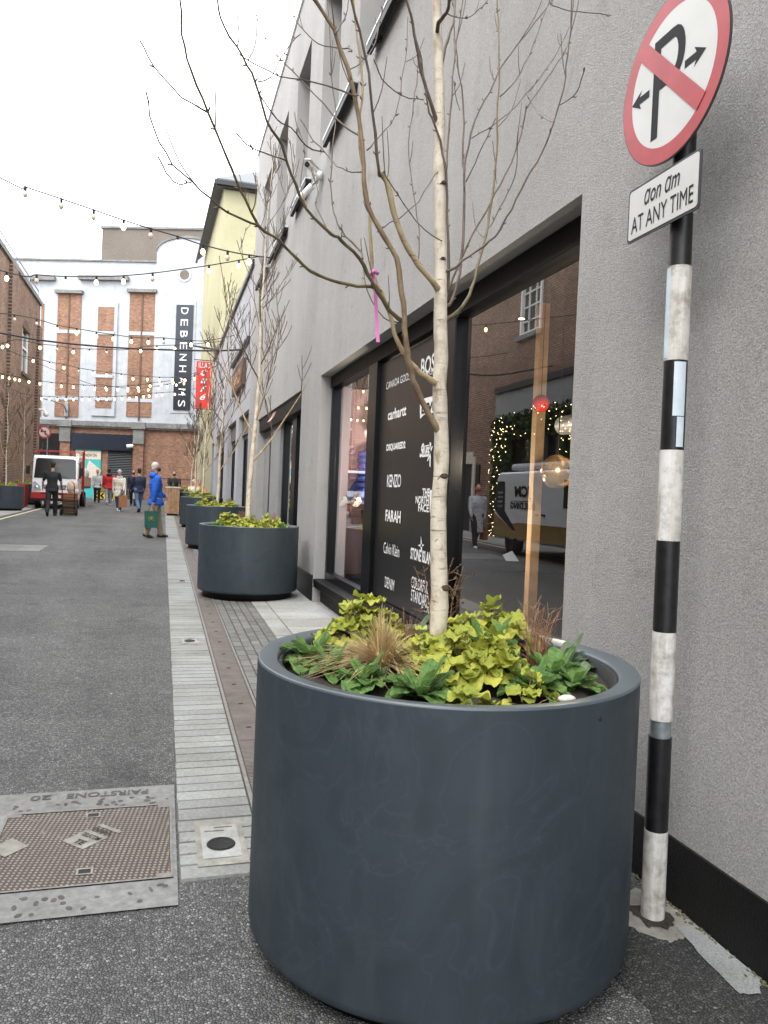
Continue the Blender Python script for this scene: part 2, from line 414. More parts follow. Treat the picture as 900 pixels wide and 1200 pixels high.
    def build(s, name, mat, parent=None, world=False, bevel=0, seg=2, xf=None):
        me = bpy.data.meshes.new(name); vs = s.v
        if xf is not None: vs = [xf @ Vector(v) for v in vs]
        if world and parent is not None:
            o = parent.location; vs = [(v[0]-o.x, v[1]-o.y, v[2]-o.z) for v in vs]
        me.from_pydata([tuple(v) for v in vs], [], s.f)
        me.polygons.foreach_set('use_smooth', s.s); me.polygons.foreach_set('material_index', s.mi)
        for mm in (mat if isinstance(mat, (list, tuple)) else [mat]): me.materials.append(MATS[mm])
        me.update()
        ob = bpy.data.objects.new(name, me); COL.objects.link(ob)
        if parent is not None: ob.parent = parent; CH.setdefault(parent.name, []).append(ob)
        if bevel:
            md = ob.modifiers.new('bevel', 'BEVEL'); md.width = bevel; md.segments = seg; md.limit_method = 'ANGLE'; md.angle_limit = R(40)
        return ob
def recenter(o, c):                      # origin of a single-mesh thing at its base
    for v in o.data.vertices: v.co -= Vector(c)
    o.location = c; return o

def text_mesh(body, bold=0., shear=0., space=1.):
    cu = bpy.data.curves.new('writing', 'FONT'); cu.body = body; cu.size = 1; cu.offset = bold; cu.shear = shear; cu.space_character = space
    cu.align_x = 'CENTER'; cu.resolution_u = 3; cu.fill_mode = 'BOTH'
    o = bpy.data.objects.new('writing', cu); COL.objects.link(o)
    bpy.context.view_layer.update()
    me = bpy.data.meshes.new_from_object(o.evaluated_get(bpy.context.evaluated_depsgraph_get()))
    vs = [v.co.copy() for v in me.vertices]; fs = [tuple(p.vertices) for p in me.polygons]
    bpy.data.objects.remove(o); bpy.data.curves.remove(cu); bpy.data.meshes.remove(me)
    return vs, fs
def text_into(mb, body, O, U, V, w, h, bold=0., shear=0., space=1., serif=False):
    """writing centred on O, reading along U, standing along V, fitted to w x h"""
    vs, fs = text_mesh(body, bold, shear, space)
    if not vs: return
    x0 = min(v.x for v in vs); x1 = max(v.x for v in vs); y0 = min(v.y for v in vs); y1 = max(v.y for v in vs)
    O, U, V = Vector(O), Vector(U).normalized(), Vector(V).normalized()
    mb.add([O + U*((v.x-(x0+x1)/2)/(x1-x0)*w) + V*((v.y-(y0+y1)/2)/(y1-y0)*h) for v in vs], fs)

def spline(pts, k=4):                    # Catmull-Rom
    P = [Vector(p) for p in pts]; out = []
    for i in range(len(P)-1):
        a, b, c, d = P[max(i-1, 0)], P[i], P[i+1], P[min(i+2, len(P)-1)]
        for j in range(k):
            t = j/k; out.append(.5*((2*b) + (c-a)*t + (2*a-5*b+4*c-d)*t*t + (3*b-a-3*c+d)*t**3))
    out.append(P[-1]); return out

# ------------------------------------------------------------------ the ground
def sheet(name, x0, x1, y0, y1, dz, mat, label=None, kind='structure', ny=1):
    m = MB(); ys = [y0 + (y1-y0)*i/ny for i in range(ny+1)]
    for i in range(ny): m.poly([(x0, ys[i], G(ys[i])+dz), (x1, ys[i], G(ys[i])+dz), (x1, ys[i+1], G(ys[i+1])+dz), (x0, ys[i+1], G(ys[i+1])+dz)])
    o = m.build(name, mat); return tag(o, label, None, None, kind)
sheet('ground', -700, 700, -700, 900, -.012, 'concrete', 'wide ground beneath the street and buildings')
sheet('road', -4.95, .105, -12, 70, 0, 'asphalt', 'worn grey asphalt road running up the street')
sheet('asphalt_footway', .105, 1.86, -12, 2.9, .0, 'asphalt', 'asphalt footway around the nearest planter')
m = MB(); m.poly([(x, y, G(y)+.003) for x, y in ((1.865, 2.5), (1.45, 2.6), (1.38, 2.2), (1.42, 1.9), (1.30, 1.6), (1.33, 1.0), (1.2, .5), (1.2, -3), (1.865, -3))]); tag(m.build('asphalt_patch', 'new_asphalt'), 'darker asphalt patch between the planter and the black plinth', None, None, 'structure')
sheet('road_crossing', -40, -4.95, 45.6, 70, 0, 'asphalt', 'asphalt side street turning left beyond the brick building')
sheet('road_crossing', .105, 40, 52.0, 70, 0, 'asphalt', 'asphalt side street turning right beyond the yellow building')
sheet('pavement', -6.62, -4.95, -12, 45.6, .012, 'slab_stone', 'pale pavement along the brick building on the left')
m = MB()
for y in range(-12, 45): m.poly([(-4.75, y, G(y)+.004), (-4.66, y, G(y)+.004), (-4.66, y+1, G(y+1)+.004), (-4.75, y+1, G(y+1)+.004)])
tag(m.build('road_marking', 'yellow_line'), 'faded yellow line painted along the left side of the road', None, None, 'structure')
# setts: a course of transverse slabs, then the drain, then dark setts, then slabs
rng = random.Random(5)
def rough_box(m, x0, x1, y0, y1, dz, hgt=.02):
    z0 = G(y0)+dz; z1 = G(y1)+dz; b = .004
    t = [rng.uniform(-.0015, .0015) for _ in range(4)]
    vs = [(x0, y0, z0-hgt), (x1, y0, z0-hgt), (x1, y1, z1-hgt), (x0, y1, z1-hgt),
          (x0+b, y0+b, z0+t[0]), (x1-b, y0+b, z0+t[1]), (x1-b, y1-b, z1+t[2]), (x0+b, y1-b, z1+t[3])]
    m.add(vs, [(4, 5, 6, 7), (0, 1, 5, 4), (1, 2, 6, 5), (2, 3, 7, 6), (3, 0, 4, 7)])
sheet('paving_bed', .105, 1.868, 2.9, 52, -.004, 'joint_sand', 'dark sandy joints between the paving stones')
m = MB(); y = 2.9
while y < 52:
    w = rng.uniform(.092, .118) if y < 14 else .105
    if y < 16 or True:
        sk = rng.uniform(-.002, .002)
        rough_box(m, .108+sk, .432, y+.003, y+w-.003, .008)
    y += w
tag(m.build('edging_setts', 'sett_stone'), 'pale grey transverse stone setts edging the road', None, None, 'structure')
m = MB(); y = 2.9
cols = [.652, .738, .824, .910, .996, 1.082]
for ci in range(5):
    y = 2.9 + rng.uniform(-.1, 0)
    while y < 52:
        L = rng.uniform(.16, .22) if y < 16 else .6
        if y > 2.9: rough_box(m, cols[ci]+.003, cols[ci+1]-.003, y+.003, y+L-.003, .008)
        y += L
tag(m.build('channel_setts', 'dark_sett'), 'dark grey setts laid lengthwise beside the drain', None, None, 'structure')
m = MB(); y = 2.9
while y < 52:
    L = .45 if y < 20 else .9
    off = rng.choice([0, .13])
    for a, b2 in ((1.085, 1.40-off), (1.40-off, 1.866)): rough_box(m, a+.003, b2-.003, y+.003, y+L-.003, .010)
    y += L
tag(m.build('footway_slabs', 'slab_stone'), 'pale rectangular slabs along the grey wall', None, None, 'structure')
# slot drain
t = thing('drain_channel', 'long rusty slotted drain channel running between the pale and dark setts', 'drain', (.54, 2.92, G(2.92)))
m = MB(); y = 2.92
while y < 52:
    L = .5 if y < 25 else 3.
    m.add([(.462, y+.002, G(y)+.009), (.628, y+.002, G(y)+.009), (.628, y+L-.002, G(y+L)+.009), (.462, y+L-.002, G(y+L)+.009)], [(0, 1, 2, 3)]); y += L
m.build('grating', 'drain_iron', t, True)
m = MB()
for x0, x1 in ((.436, .456), (.633, .649)):
    for k in range(50): m.add([(x0, 2.9+k, G(2.9+k)+.012), (x1, 2.9+k, G(2.9+k)+.012), (x1, 3.9+k, G(3.9+k)+.012), (x0, 3.9+k, G(3.9+k)+.012)], [(0, 1, 2, 3)])
m.build('edge_rail', 'manhole_plain', t, True)
m = MB()
for k in range(16):
    yy = 3.15+k*.5; m.ball((.545, yy, G(yy)+.008), (.02, .012, .006), 8, 4)
m.build('lug', 'rubber', t, True)

# manhole in the road
t = thing('manhole_cover', 'large rusty manhole cover in the road, set in a pitted concrete surround', 'manhole cover', (-.26, 3.27, G(3.27)))
x0, x1, y0, y1 = -.80, .100, 2.735, 3.83; cx0, cx1, cy0, cy1 = -.60, .085, 2.925, 3.60
m = MB()
def slopequad(m, a, b2, c, d, dz): m.poly([(a, c, G(c)+dz), (b2, c, G(c)+dz), (b2, d, G(d)+dz), (a, d, G(d)+dz)])
slopequad(m, x0, x1, y0, cy0, .007); slopequad(m, x0, x1, cy1, y1, .007); slopequad(m, x0, cx0, cy0, cy1, .007); slopequad(m, cx1, x1, cy0, cy1, .007)
m.build('surround', 'concrete', t, True)
m = MB(); slopequad(m, cx0+.012, cx1-.012, cy0+.012, cy1-.012, .009); m.build('cover', 'manhole_iron', t, True)
m = MB()
for a, b2, c, d in ((cx0, cx1, cy0, cy0+.01), (cx0, cx1, cy1-.01, cy1), (cx0, cx0+.01, cy0+.01, cy1-.01), (cx1-.01, cx1, cy0+.01, cy1-.01)):
    slopequad(m, a, b2, c, d, .012)
for cx, cy in ((cx0+.03, cy1-.02), (cx1-.03, cy1-.02), (cx1-.03, cy0+.02)): slopequad(m, cx-.03, cx+.03, cy-.018, cy+.018, .011)
m.build('frame', 'manhole_plain', t, True)
m = MB()
rg = random.Random(11)
for k in range(70):
    if k < 34: px_, py_ = rg.uniform(-.75, .08), rg.uniform(2.76, 2.90)
    elif k < 60: px_, py_ = rg.uniform(-.75, .08), rg.uniform(3.62, 3.71)
    else: px_, py_ = rg.uniform(-.78, -.64), rg.uniform(2.9, 3.6)
    a = rg.uniform(.008, .018); b2 = rg.uniform(.006, .012); ph = rg.uniform(0, 3)
    m.poly([(px_+a*math.cos(q)*math.cos(ph)-b2*math.sin(q)*math.sin(ph), py_+a*math.cos(q)*math.sin(ph)+b2*math.sin(q)*math.cos(ph), G(py_)+.0085) for q in [2*math.pi*i/9 for i in range(9)]])
m.build('pock_mark', 'joint_sand', t, True)
def diamond(m, cx, cy, a, b2, dz): m.poly([(cx+a, cy, G(cy)+dz), (cx, cy+b2, G(cy+b2)+dz), (cx-a, cy, G(cy)+dz), (cx, cy-b2, G(cy-b2)+dz)])
m = MB()
m.poly([(x, y, G(y)+.0115) for x, y in ((-.345, 3.30), (-.26, 3.21), (-.17, 3.30), (-.255, 3.39))]); diamond(m, -.54, 3.28, .075, .08, .0115)
m.poly([(x, y, G(y)+.0115) for x, y in ((-.22, 3.42), (-.13, 3.33), (-.115, 3.345), (-.205, 3.435))])
m.build('badge', 'pale_concrete', t, True)
m = MB(); U = Vector((.72, -.69, 0)); V = Vector((.69, .72, 0))
text_into(m, 'TE', (-.275, 3.275, G(3.28)+.0132), U, V, .05, .035, .03); text_into(m, 'TELECOM', (-.237, 3.318, G(3.32)+.0132), U, V, .10, .03, .02)
text_into(m, 'EIREANN', (-.195, 3.36, G(3.36)+.0132), U, V, .10, .022, .02)
m.build('lettering', 'letter_black', t, True)
m = MB(); text_into(m, 'PAIRSTONE', (-.20, 3.765, G(3.77)+.0095), (-1, 0, 0), (0, -1, 0), .36, .055, .02)
text_into(m, '20', (-.49, 3.765, G(3.77)+.0095), (-1, 0, 0), (0, -1, 0), .09, .055, .02)
m.build('cast_lettering', 'joint_sand', t, True)
m = MB()
for kx, ky in ((-.245, 3.53), (-.235, 3.03)):
    for a, b2, c, d in ((-.03, .03, -.025, -.017), (-.03, .03, .017, .025), (-.03, -.022, -.017, .017), (.022, .03, -.017, .017)): slopequad(m, kx+a, kx+b2, ky+c, ky+d, .0118)
m.build('keyhole_rim', 'pale_concrete', t, True)
m = MB()
for kx, ky in ((-.245, 3.53), (-.235, 3.03)): slopequad(m, kx-.022, kx+.022, ky-.017, ky+.017, .0105)
m.build('keyhole', 'rubber', t, True)
# small covers in the setts
def small_cover(cx, cy, w, d, label, hole=True):
    t = thing('stopcock_cover', label, 'drain cover', (cx, cy, G(cy)), 0, 'small covers set in the pale setts')
    m = MB(); slopequad(m, cx-w/2, cx+w/2, cy-d/2, cy+d/2, .0125); m.build('mortar_bed', 'pale_concrete', t, True)
    m = MB(); slopequad(m, cx-w*.38, cx+w*.38, cy-d*.36, cy+d*.36, .0145); m.build('plate', 'slab_stone', t, True)
    m = MB()
    m.lathe([(.001, .0), (w*.24, .0), (w*.27, .004), (w*.29, .0)], 24, (cx, cy-d*.08, G(cy)+.0162)); m.build('lid', 'tar_black' if hole else 'rubber', t, True)
    m = MB(); m.box(cx-w*.3, cx+w*.1, cy+d*.22, cy+d*.235, G(cy)+.0155, G(cy)+.019); m.box(cx-w*.1, cx+w*.28, cy+d*.30, cy+d*.315, G(cy)+.0155, G(cy)+.019)
    m.build('ridge', 'manhole_plain', t, True)
small_cover(.275, 3.18, .20, .40, 'small square cover with a round dark lid beside the nearest planter')
small_cover(.28, 7.2, .17, .26, 'small pale cover half way along the setts, level with the second planter', False)
small_cover(.31, 11.4, .15, .26, 'farthest small cover, in the setts beyond the second planter', False)
t = thing('road_cover', 'flat grey rectangular inspection cover in the road at the left edge', 'manhole cover', (-2.9, 16.2, G(16.2)))
m = MB(); slopequad(m, -3.4, -2.2, 15.6, 16.9, .004); m.build('surround', 'concrete', t, True)
m = MB(); slopequad(m, -3.3, -2.6, 15.75, 16.75, .008); m.build('cover', 'dark_sett', t, True)

# cement patch and granite strip by the pole
def ragged(pts, amp=.012, k=6, seed=1):
    rj = random.Random(seed); out = []
    for i, p in enumerate(pts):
        q = pts[(i+1) % len(pts)]
        for j in range(k): t = j/k; out.append((min(1.866, p[0]+(q[0]-p[0])*t+rj.uniform(-amp, amp)), p[1]+(q[1]-p[1])*t+rj.uniform(-amp, amp)))
    return out
m = MB(); g = .004
m.poly([(x, y, G(y)+g) for x, y in ragged(((1.60, 2.42), (1.62, 2.26), (1.70, 2.18), (1.77, 2.20), (1.86, 2.12), (1.866, 2.45), (1.80, 2.52), (1.68, 2.50)))])
tag(m.build('cement_patch', 'pale_concrete'), 'rough pale cement patch round the foot of the striped pole', None, None, 'structure')
m = MB(); m.poly([(x, y, G(y)+.007) for x, y in ragged(((1.775, 2.25), (1.74, 2.0), (1.735, 1.9), (1.80, 1.88), (1.855, 1.95), (1.855, 2.2)), .004, 5, 3)])
tag(m.build('granite_strip', 'granite'), 'speckled granite strip along the black plinth', None, None, 'structure')
m = MB(); m.poly([(x, y, G(y)+.0095) for x, y in ragged(((1.68, 2.40), (1.67, 2.28), (1.74, 2.24), (1.80, 2.30), (1.79, 2.41)), .01, 5, 4)])
tag(m.build('rusty_dirt', 'soil'), 'dark rusty dirt collected round the foot of the pole', None, None, 'stuff')
rj = random.Random(6); m = MB()
for k in range(420):
    yy = rj.uniform(.6, 2.6); xx = 1.858-abs(rj.gauss(0, .012)); a = rj.uniform(.002, .007); m.ball((xx, yy, G(yy)+.006), (a, a*1.4, a*.6), 6, 4)
for k in range(260):
    a0 = rj.uniform(0, 6.28); rr2 = rj.uniform(.60, .72); xx, yy = .955+rr2*math.cos(a0), 2.47+rr2*math.sin(a0); a = rj.uniform(.0015, .004); m.ball((xx, yy, G(yy)+.004), (a, a*1.3, a*.6), 5, 3)
tag(m.build('grit', 'moss'), 'mossy grit gathered along the foot of the plinth and round the planter', None, None, 'stuff')
m = MB()
for k in range(26):
    px_, py_ = rg.choice([(rg.uniform(-2.5, 1.75), rg.uniform(1.5, 2.7)), (rg.uniform(-3, 0), rg.uniform(3.9, 9))])
    a = rg.uniform(.004, .009)
    m.poly([(px_+a*math.cos(q), py_+a*.8*math.sin(q), G(py_)+.0055) for q in [2*math.pi*i/9 for i in range(9)]])
tag(m.build('chewing_gum', 'pebble'), 'scattered white chewing gum spots trodden into the asphalt', None, None, 'stuff')

# ------------------------------------------------------------------ grey rendered building on the right
XW = 1.87; XG = 2.07
def wall_x(m, X, ys, ye, zs, ze, holes, depth, back=True):
    """front face at x=X facing -x with rectangular holes and reveals"""
    Y = sorted({ys, ye, *[h[0] for h in holes], *[h[1] for h in holes]}); Z = sorted({zs, ze, *[h[2] for h in holes], *[h[3] for h in holes]})
    for i in range(len(Y)-1):
        for j in range(len(Z)-1):
            cy, cz = (Y[i]+Y[i+1])/2, (Z[j]+Z[j+1])/2
            if any(h[0] < cy < h[1] and h[2] < cz < h[3] for h in holes): continue
            m.poly([(X, Y[i], Z[j]), (X, Y[i], Z[j+1]), (X, Y[i+1], Z[j+1]), (X, Y[i+1], Z[j])])
    for a, b2, c, d in holes:
        D = X+depth
        m.poly([(X, a, c), (D, a, c), (D, a, d), (X, a, d)]); m.poly([(X, b2, c), (X, b2, d), (D, b2, d), (D, b2, c)])
        m.poly([(X, a, d), (D, a, d), (D, b2, d), (X, b2, d)]); m.poly([(X, a, c), (X, b2, c), (D, b2, c), (D, a, c)])
bld = thing('grey_building', 'tall grey rendered shop building along the right side of the street', 'building', (3.5, 8, G(8)))
O1 = (3.30, 9.60, .10, 2.97); O2 = (10.98, 16.26, .12, 2.96)
slots = [(5.0, 6.1, 5.98, 8.1), (7.08, 8.2, 5.98, 8.1), (9.18, 10.3, 5.98, 8.1), (11.28, 12.44, 5.98, 8.1), (13.40, 14.58, 5.98, 8.06), (15.55, 16.70, 5.98, 7.95)]
m = MB(); wall_x(m, XW, -9, 18.15, .0, 9.2, [O1, O2] + slots, .30)
m.poly([(XW, 18.15, 0), (XW, 18.15, 9.2), (9, 18.15, 9.2), (9, 18.15, 0)]); m.poly([(XW, -9, 0), (9, -9, 0), (9, -9, 9.2), (XW, -9, 9.2)])
m.poly([(XW, -9, 9.2), (9, -9, 9.2), (9, 18.15, 9.2), (XW, 18.15, 9.2)]); m.poly([(9, -9, 0), (9, 18.15, 0), (9, 18.15, 9.2), (9, -9, 9.2)])
m.build('wall', 'grey_render', bld, True)
m = MB(); m.box(XW-.03, XW+.35, -9, 18.17, 9.203, 9.26); m.build('coping', 'silver', bld, True)
m = MB()
m.box(XW-.012, XW+.05, -9, 3.28, 0, .27)
m.box(XW-.03, XW+.28, 9.62, 10.96, .05, .44); m.box(XW-.03, XW+.1, 16.28, 17.4, .1, .42)
m.build('plinth', 'tar_black', bld, True)
m = MB()
for s in slots: m.poly([(XW+.30, s[0], s[2]), (XW+.30, s[0], s[3]), (XW+.30, s[1], s[3]), (XW+.30, s[1], s[2])])
m.build('recess_panel', 'pier_render', bld, True)
def frame_part(m, y0, y1, z0, z1, x0=2.02, x1=2.10): m.box(x0, x1, y0, y1, z0, z1)
def shop_window(root, y0, y1, z0, z1, mull, name='shop_window', fw=.09, sill=None, xg=XG):
    m = MB(); xa, xb = xg-.055, xg+.04
    m.box(xa, xb, y0+.002, y0+fw, z0, z1); m.box(xa, xb, y1-fw, y1-.002, z0, z1)
    m.box(xa, xb, y0+fw, y1-fw, z1-fw*1.2, z1-.002); m.box(xa, xb, y0+fw, y1-fw, z0, z0+fw)
    edges = [y0+fw]
    for a, b2 in mull: m.box(xa-.01, xb, a, b2, z0+fw, z1-fw*1.2); edges += [a, b2]
    edges.append(y1-fw)
    f = m.build(name, 'black_frame', root, True, .006)
    for i in range(0, len(edges), 2):
        m = MB(); a, b2 = edges[i], edges[i+1]
        m.poly([(xg, a, z0+fw), (xg, a, z1-fw*1.2), (xg, b2, z1-fw*1.2), (xg, b2, z0+fw)])
        # built in the window frame's own parent space
        p = m.build('pane', 'glass'); 
        for v in p.data.vertices: v.co -= Vector(root.location)
        p.parent = f; CH.setdefault(f.name, []).append(p)
    return f
shop_window(bld, 3.30, 9.60, .40, 2.97, [(5.27, 5.52), (7.40, 7.72)])
m = MB(); m.box(XG-.20, XG+.04, 3.302, 9.598, .30, .398); m.box(XG-.10, XG+.04, 3.302, 9.598, .102, .298); m.build('window_sill', 'black_paint', bld, True, .008)
m = MB(); m.box(XG-.07, XG+.05, 3.303, 9.597, 2.82, 2.967); m.build('head_panel', 'black_paint', bld, True, .004)
# vinyl panel with the brand names
m = MB(); m.box(XG-.02, XG-.004, 5.525, 7.395, .50, 2.79); pan = m.build('brand_panel', 'vinyl_black', bld, True)
m = MB(); XT = XG-.024
def logo(txt, px0, px1, py0, py1, **kw):
    a = onx(px0, (py0+py1)/2, XT); b2 = onx(px1, (py0+py1)/2, XT); z1 = onx((px0+px1)/2, py0, XT).z; z0 = onx((px0+px1)/2, py1, XT).z
    slack = kw.pop('h', None); hh = (z1-z0) if slack is None else slack
    q = MB(); text_into(q, txt, (XT, (a.y+b2.y)/2, (z0+z1)/2), (0, -1, 0), (0, 0, 1), abs(a.y-b2.y), hh, **kw); lmat = 'vinyl_black' if txt == "LEVI'S" else 'letter_white'
    q = q.build('lettering', lmat); q.parent = pan
    for v in q.data.vertices: v.co -= bld.location
logo('CANADA GOOSE', 453, 482, 440, 452, h=.07, bold=.0)
logo('BOSS', 493.5, 514, 417, 436, h=.15, bold=.02)
logo('HUGO BOSS', 500, 514, 434, 438, h=.03)
logo('carhartt', 454.7, 476, 477, 490, h=.10, bold=.03)
logo('DSQUARED2', 453, 475, 518, 529, h=.075, bold=.04)
logo('KENZO', 453.6, 470, 557, 570, h=.12, bold=.01, space=.85)
logo('FARAH', 451.7, 469.5, 599, 611, h=.11, bold=.03)
logo('Calvin Klein', 449.5, 468, 637, 651, h=.105, bold=.0)
logo('DENIM', 451, 462, 678, 690, h=.10, bold=.005)
logo('THE', 495, 503.5, 573, 581, h=.065, bold=.03); logo('NORTH', 487, 502.5, 582, 590, h=.065, bold=.03); logo('FACE', 490, 502.5, 591.5, 599, h=.065, bold=.03)
logo('STONE ISLAND', 481, 509, 645, 659, h=.10, bold=.03)
logo('COLORFUL', 482, 502, 679, 692, h=.10, bold=.01); logo('STANDARD', 481.5, 503, 694, 709, h=.10, bold=.01); logo('PLUS', 494, 503, 711, 716, h=.05)
logo('Stussy', 492, 507, 521, 538, h=.15, bold=.03, shear=.5, space=.8)
def ptz(px, py): p = onx(px, py, XT); return (XT, p.y, p.z)
m.poly([ptz(506, 574), ptz(508.5, 582), ptz(509.2, 592), ptz(509, 601), ptz(503.5, 600), ptz(503.5, 574.5)])          # quarter dome
m.poly([ptz(493.3, 628), ptz(494.8, 640), ptz(494, 649), ptz(492.8, 641)]); m.poly([ptz(489.5, 639), ptz(493.8, 637.2), ptz(497.3, 638.6), ptz(494, 641.5)])   # compass star
m.poly([ptz(492, 468), ptz(516, 462), ptz(516, 481), ptz(512, 480), ptz(504, 486), ptz(497, 486), ptz(492.3, 491)])      # bat-wing label
m.poly([ptz(503.5, 518), ptz(505.3, 519), ptz(504.5, 548), ptz(503.3, 546)]); m.poly([ptz(495, 523), ptz(503, 521), ptz(503, 522.3), ptz(495, 524.5)])
lg = m.build('emblem', 'letter_white'); 
for v in lg.data.vertices: v.co -= bld.location
lg.parent = pan
XT -= .003; logo("LEVI'S", 494, 514, 472, 481, h=.08, bold=.04)
# second opening: doors and a pier
shop_window(bld, 10.98, 13.6, .14, 2.96, [(12.15, 12.55)], fw=.10)
m = MB(); m.box(XW+.10, XG+.2, 13.66, 14.85, .12, 2.94); m.build('inner_pier', 'pier_render', bld, True)
m = MB(); m.box(XW+.12, XG+.15, 14.86, 15.2, .12, 2.94); m.box(XW+.2, XG+.1, 13.602, 13.655, .12, 2.94); m.build('door_post', 'black_frame', bld, True)
m = MB(); m.box(XW+.16, XG+.15, 15.2, 16.25, .12, 2.94); m.build('side_pier', 'pier_render', bld, True)
m = MB(); m.box(XW+.03, XG+.15, 10.985, 16.255, 2.70, 2.955); m.build('head_panel', 'black_paint', bld, True)
# interior shell of the shop
m = MB()
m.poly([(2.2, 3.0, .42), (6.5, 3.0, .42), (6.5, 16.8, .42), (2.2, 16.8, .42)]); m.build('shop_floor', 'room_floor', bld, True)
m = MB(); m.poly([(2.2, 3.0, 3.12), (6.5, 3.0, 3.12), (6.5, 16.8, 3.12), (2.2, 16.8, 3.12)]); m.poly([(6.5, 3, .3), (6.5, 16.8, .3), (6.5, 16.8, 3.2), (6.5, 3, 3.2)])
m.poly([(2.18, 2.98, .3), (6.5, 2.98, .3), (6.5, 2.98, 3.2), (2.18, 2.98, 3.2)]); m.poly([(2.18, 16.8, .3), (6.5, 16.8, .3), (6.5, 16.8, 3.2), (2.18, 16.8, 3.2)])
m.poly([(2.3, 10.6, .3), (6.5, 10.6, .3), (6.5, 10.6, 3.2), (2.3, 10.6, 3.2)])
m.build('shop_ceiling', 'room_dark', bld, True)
# things inside the window
o = MB().box(2.88, 2.96, 5.65, 5.73, .425, 3.1).build('timber_post', 'timber', None, False, .004); tag(o, 'bare pale timber post standing inside the shop window', 'post'); recenter(o, Vector((2.92, 5.69, .425)))
o = MB().box(2.88, 2.96, 5.00, 5.09, .425, 3.1).build('timber_post', 'pale_timber', None, False, .004); tag(o, 'whitish painted post at the right edge of the shop window', 'post'); recenter(o, Vector((2.92, 5.06, .425)))
t = thing('hanging_ornament', 'red glossy ball ornament hanging inside the shop window', 'ornament', (2.6, 5.04, 2.13))
MB().ball((0, 0, .075), .062, 20, 14).build('ball', 'red_gloss', t); MB().tube([(0, 0, .13), (0, 0, .98)], .002, 5).build('string', 'cable_black', t)
t = thing('pendant_lamp', 'brass globe lamp hanging inside the shop window', 'lamp', (2.8, 5.12, 1.6))
MB().lathe([(.001, 0), (.06, .008), (.105, .05), (.125, .12), (.11, .19), (.06, .235), (.02, .25)], 24).build('globe', 'brass', t)
MB().tube([(0, 0, .25), (0, 0, 1.5)], .004, 6).build('cord', 'cable_black', t)
t = thing('paper_lantern', 'white drum shaped lantern hanging above the brass globe lamp', 'lamp', (2.9, 4.95, 2.0))
MB().lathe([(.001, -.3), (.07, -.3), (.075, 0), (.07, .3), (.001, .3)], 20, (0, 0, .08), 'Y').build('shade', 'white_plastic', t); MB().tube([(0, 0, .15), (0, 0, 1.1)], .003, 5).build('cord', 'cable_black', t)
pp = onx(607, 362, 3.0)
t = thing('spotlight', 'white cylindrical ceiling spotlight glowing inside the shop window', 'spotlight', tuple(pp))
MB().tube([(0, 0, .12), (.02, -.03, -.08)], .038, 16).build('housing', 'white_plastic', t); MB().ball((.022, -.033, -.085), (.032, .032, .015), 12, 6).build('lens', 'fairy', t)
MB().tube([(0, 0, .12), (0, 0, .3)], .01, 6).build('stem', 'white_plastic', t)
t = thing('folding_screen', 'tall pink folded display board inside the left shop window', 'display board', (2.2, 9.3, .46))
m = MB(); m.prism([(-.10, -.0, .0), (.07, .22, .0), (.07, .22, 2.36), (-.10, .0, 2.36)], (.012, -.012, 0)); m.build('left_leaf', 'pink_board', t)
m = MB(); m.prism([(.08, .22, .0), (.62, .05, .0), (.62, .05, 2.36), (.08, .22, 2.36)], (0, -.012, 0)); m.build('right_leaf', 'pink_board', t)
for z0, z1, nm in ((.42, .45, 0),):
    o = MB().box(2.15, 3.1, 8.0, 9.9, .426, .47).build('display_plinth', 'black_paint'); tag(o, 'low black platform under the mannequin in the left shop window', 'platform'); recenter(o, Vector((2.6, 9, .426)))

# wall lights
for i, s in enumerate([(6.0, 7.45), (8.15, 9.62), (10.85, 12.2), (12.95, 14.9), (15.4, 17.0)]):
    t = thing('wall_light', ['silver topped wall light bar nearest the camera, crossed by the birch branches', 'second wall light bar, above the thick birch limbs', 'wall light bar directly behind the security camera', 'wall light bar just beyond the security camera', 'farthest wall light bar, near the end of the grey wall'][i], 'wall light', (XW-.06, (s[0]+s[1])/2, 5.87), 0, 'linear light bars along the grey wall')
    L = (s[1]-s[0])/2
    MB().box(-.03, .02, -L, L, -.05, .03).build('body', 'black_paint', t, False, .005); MB().box(-.035, .058, -L-.005, L+.005, .033, .055).build('cap', 'silver', t, False, .004)
    m = MB(); [m.box(.021, .058, k-.02, k+.02, -.03, .02) for k in (-L*.7, L*.7)]; m.build('bracket', 'dark_metal', t)
# security camera pair
t = thing('security_camera', 'white bullet security camera with junction housing high on the grey wall', 'security camera', (XW-.02, 10.0, 5.62))
MB().lathe([(.001, 0), (.06, 0), (.06, -.05), (.04, -.07), (.001, -.07)], 20, (.0, 0, 0), 'X').build('wall_mount', 'white_plastic', t)
m = MB(); m.tube([(-.05, 0, 0), (-.10, .0, .02), (-.11, .0, .06)], .02, 10); m.build('arm', 'white_plastic', t)
m = MB(); m.tube([(-.05, .12, .10), (-.21, -.12, .07)], .042, 18); m.obox(Matrix.Translation((-.13, 0, .135)) @ Euler((0, .1, R(-33))).to_matrix().to_4x4(), .05, .16, .006); h = m.build('camera_body', 'white_plastic', t)
m = MB(); m.tube([(-.21, -.12, .07), (-.217, -.13, .069)], .036, 18); m.build('lens', 'dark_glass', t)
t = thing('floodlight', 'small white tubular flood lamp under the security camera', 'flood lamp', (XW-.02, 10.25, 5.58))
m = MB(); m.tube([(-.07, .0, .0), (-.22, .10, -.16)], .045, 16); m.build('housing', 'white_plastic', t); MB().tube([(0, -.05, .08), (-.08, .0, .0)], .015, 8).build('bracket', 'galvanised', t)

